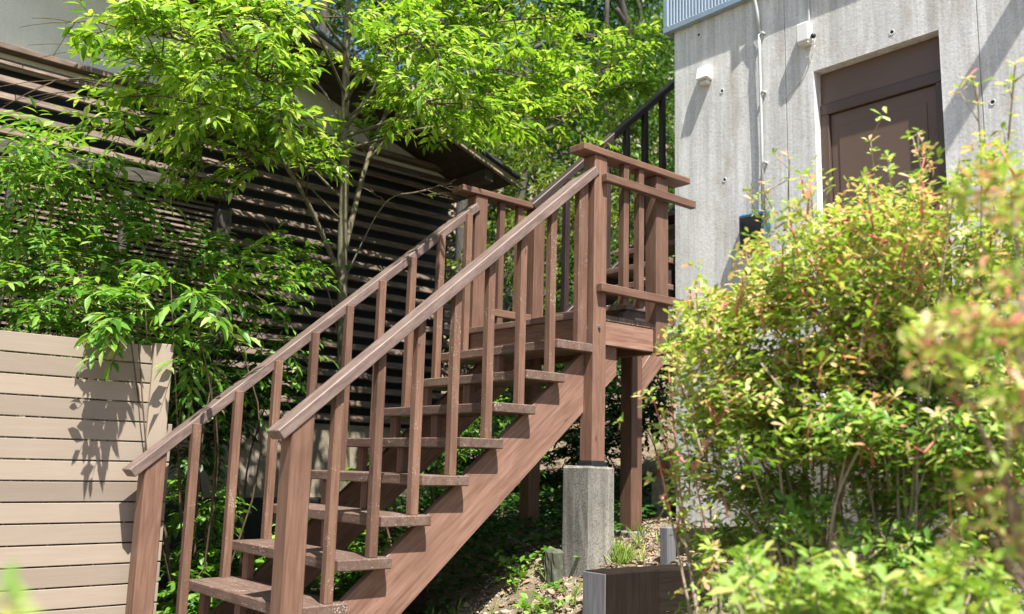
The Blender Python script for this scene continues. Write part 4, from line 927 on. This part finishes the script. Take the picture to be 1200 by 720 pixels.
# tall shoots against the door
sh = thing('tall_shoot', tuple(ad(1050, 600, 3.0)), 'loose upright shoots with yellow tips rising before the door', 'shoots'); sh.location.z = 0.6; PW[sh.name] = Matrix.Translation(sh.location)
Ts = Tubes(); La = Leaves()
b = np.array(sh.location)
for (tip, mid, dist) in (((1145, 100), (1150, 250), 3.1), ((1190, 75), (1175, 220), 3.1), ((1075, 155), (1080, 260), 3.0), ((925, 185), (930, 280), 3.4), ((1020, 165), (1030, 260), 3.3), ((895, 215), (905, 300), 3.4), ((1040, 185), (1050, 280), 3.2), ((1125, 185), (1110, 280), 3.0), ((950, 220), (960, 300), 3.3)):
    a_, b_, m_ = ad(*tip, dist), b, ad(*mid, dist); c = curve([b, (b + m_) / 2 + rng.normal(0, .03, 3), m_, a_], 6); Ts.add(c, list(np.linspace(.006, .002, len(c))), 5)
    for q in range(9, len(c)):
        if rng.uniform() < .85:
            La.rosette(c[q], unit(c[q] - c[q - 1]), 5, .036, .9)
        if rng.uniform() < .6:
            o_ = c[q] + rng.normal(0, .05, 3); Ts.add([c[q], o_], [.002, .0015], 4); La.rosette(o_, unit(o_ - c[q] + UP * .03), 5, .036)
Ts.build('stems', M['bark_shrub'], sh)['kind'] = 'stuff'; La.build('foliage', 'obovate', M['leaf_bush_top'], sh)
# nearer bush at the right edge, out of focus
b2 = ad(1360, 760, 1.9); b2[2] = 0.75
rosette_bush('foreground_bush', b2, 'out of focus lime and coral bush leaning in beside the large bush',
    [(ad(1150, 400, 1.55), (.13, .13, .08), 15, .95), (ad(1105, 400, 1.5), (.06, .1, .05), 6, .95), (ad(1195, 470, 1.5), (.1, .14, .1), 14, .9), (ad(1190, 230, 1.7), (.1, .12, .06), 9, .95), (ad(1185, 570, 1.55), (.09, .12, .05), 8, .95), (ad(1215, 330, 1.6), (.1, .12, .1), 9, .95), (ad(1180, 640, 1.6), (.07, .1, .04), 5, .9)], 0.036, stems=4, parts=120)
# low pale bush along the bottom
b3 = ad(1000, 800, 2.3); b3[2] = 0.45
lb = thing('low_pale_bush', tuple(b3), 'low pale green azalea bush in front of the large bush trunk', 'bush')
Ts = Tubes(); La = Leaves()
for _ in range(190):
    px = rng.uniform(850, 1180); py = 660 + rng.uniform(0, 95) + 12 * math.sin(px / 23) - 25 * math.exp(-((px - 890) / 40) ** 2); q = ad(px, py, rng.uniform(2.0, 2.6))
    if rng.uniform() < .4: Ts.add([b3 + (q - b3) * .3, (q + b3) / 2 + UP * .05 + (q - b3) * .2, q], [.006, .004, .002], 4)
    ax = unit(UP + rng.normal(0, .35, 3)); La.rosette(q, ax, 6, .05); La.rosette(q - ax * .04, ax, 5, .05, 1.2)
Ts.add([b3 - UP * .05, b3 + UP * .25], [.015, .01], 6)
Ts.build('stems', M['bark_shrub'], lb)['kind'] = 'stuff'; La.build('foliage', 'obovate', M['leaf_pale'], lb, 200, None, 1.15)
# arching coral twigs by the wall corner
aw = thing('arching_twig', tuple(ad(850, 760, 2.9)), 'bare arching twigs with coral leaf tips left of the large bush', 'twigs'); aw.location.z = 0.6; PW[aw.name] = Matrix.Translation(aw.location)
Ts = Tubes(); Tr = Tubes(); La = Leaves(); b = np.array(aw.location)
for (mid, tip, dist) in (((790, 560), (765, 465), 3.05), ((800, 600), (783, 430), 3.1), ((830, 640), (800, 500), 3.0), ((785, 600), (770, 530), 3.0), ((830, 560), (815, 330), 3.2), ((840, 660), (810, 700), 2.8)):
    c = curve([b, (b + ad(*mid, dist)) / 2, ad(*mid, dist), ad(*tip, dist)], 6); Ts.add(c[:13], list(np.linspace(.006, .0035, 13)), 5); Tr.add(c[12:], list(np.linspace(.0035, .002, len(c) - 12)), 5)
    for q in range(12, len(c)):
        for _ in range(2):
            o_ = c[q] + rng.normal(0, .035, 3); La.rosette(o_, unit(o_ - c[q] + UP * .04), 5, .036)
Ts.build('stems', M['bark_shrub'], aw)['kind'] = 'stuff'; Tr.build('young_shoots', M['stem_red'], aw)['kind'] = 'stuff'; La.build('foliage', 'obovate', M['leaf_bush_top'], aw, 100)
# blurred sprig close to the lens at the lower left
sg = thing('sprig', tuple(at(-30, 900, 0.75)), 'blurred pale green sprig rising in front of the fence', 'plant'); sg.location.z = 0.0; PW[sg.name] = Matrix.Translation(sg.location)
Ts = Tubes(); La = Leaves(); b = np.array(sg.location); tip = at(12, 697, 0.72)
Ts.add(curve([b, (b + tip) / 2 + np.array([-.05, 0, .1]), tip], 6), list(np.linspace(.006, .002, 13)), 6)
for ax in ((0, 0, 1), (.5, 0, .6), (-.4, -.2, .5)): La.rosette(tip - UP * .01, ax, 4, .032, .9)
La.rosette(tip - UP * .045, (0, 0, 1), 5, .034, 1.2)
Ts.build('stem', M['bark_twig'], sg); La.build('foliage', 'obovate', M['leaf_pale'], sg, 20)
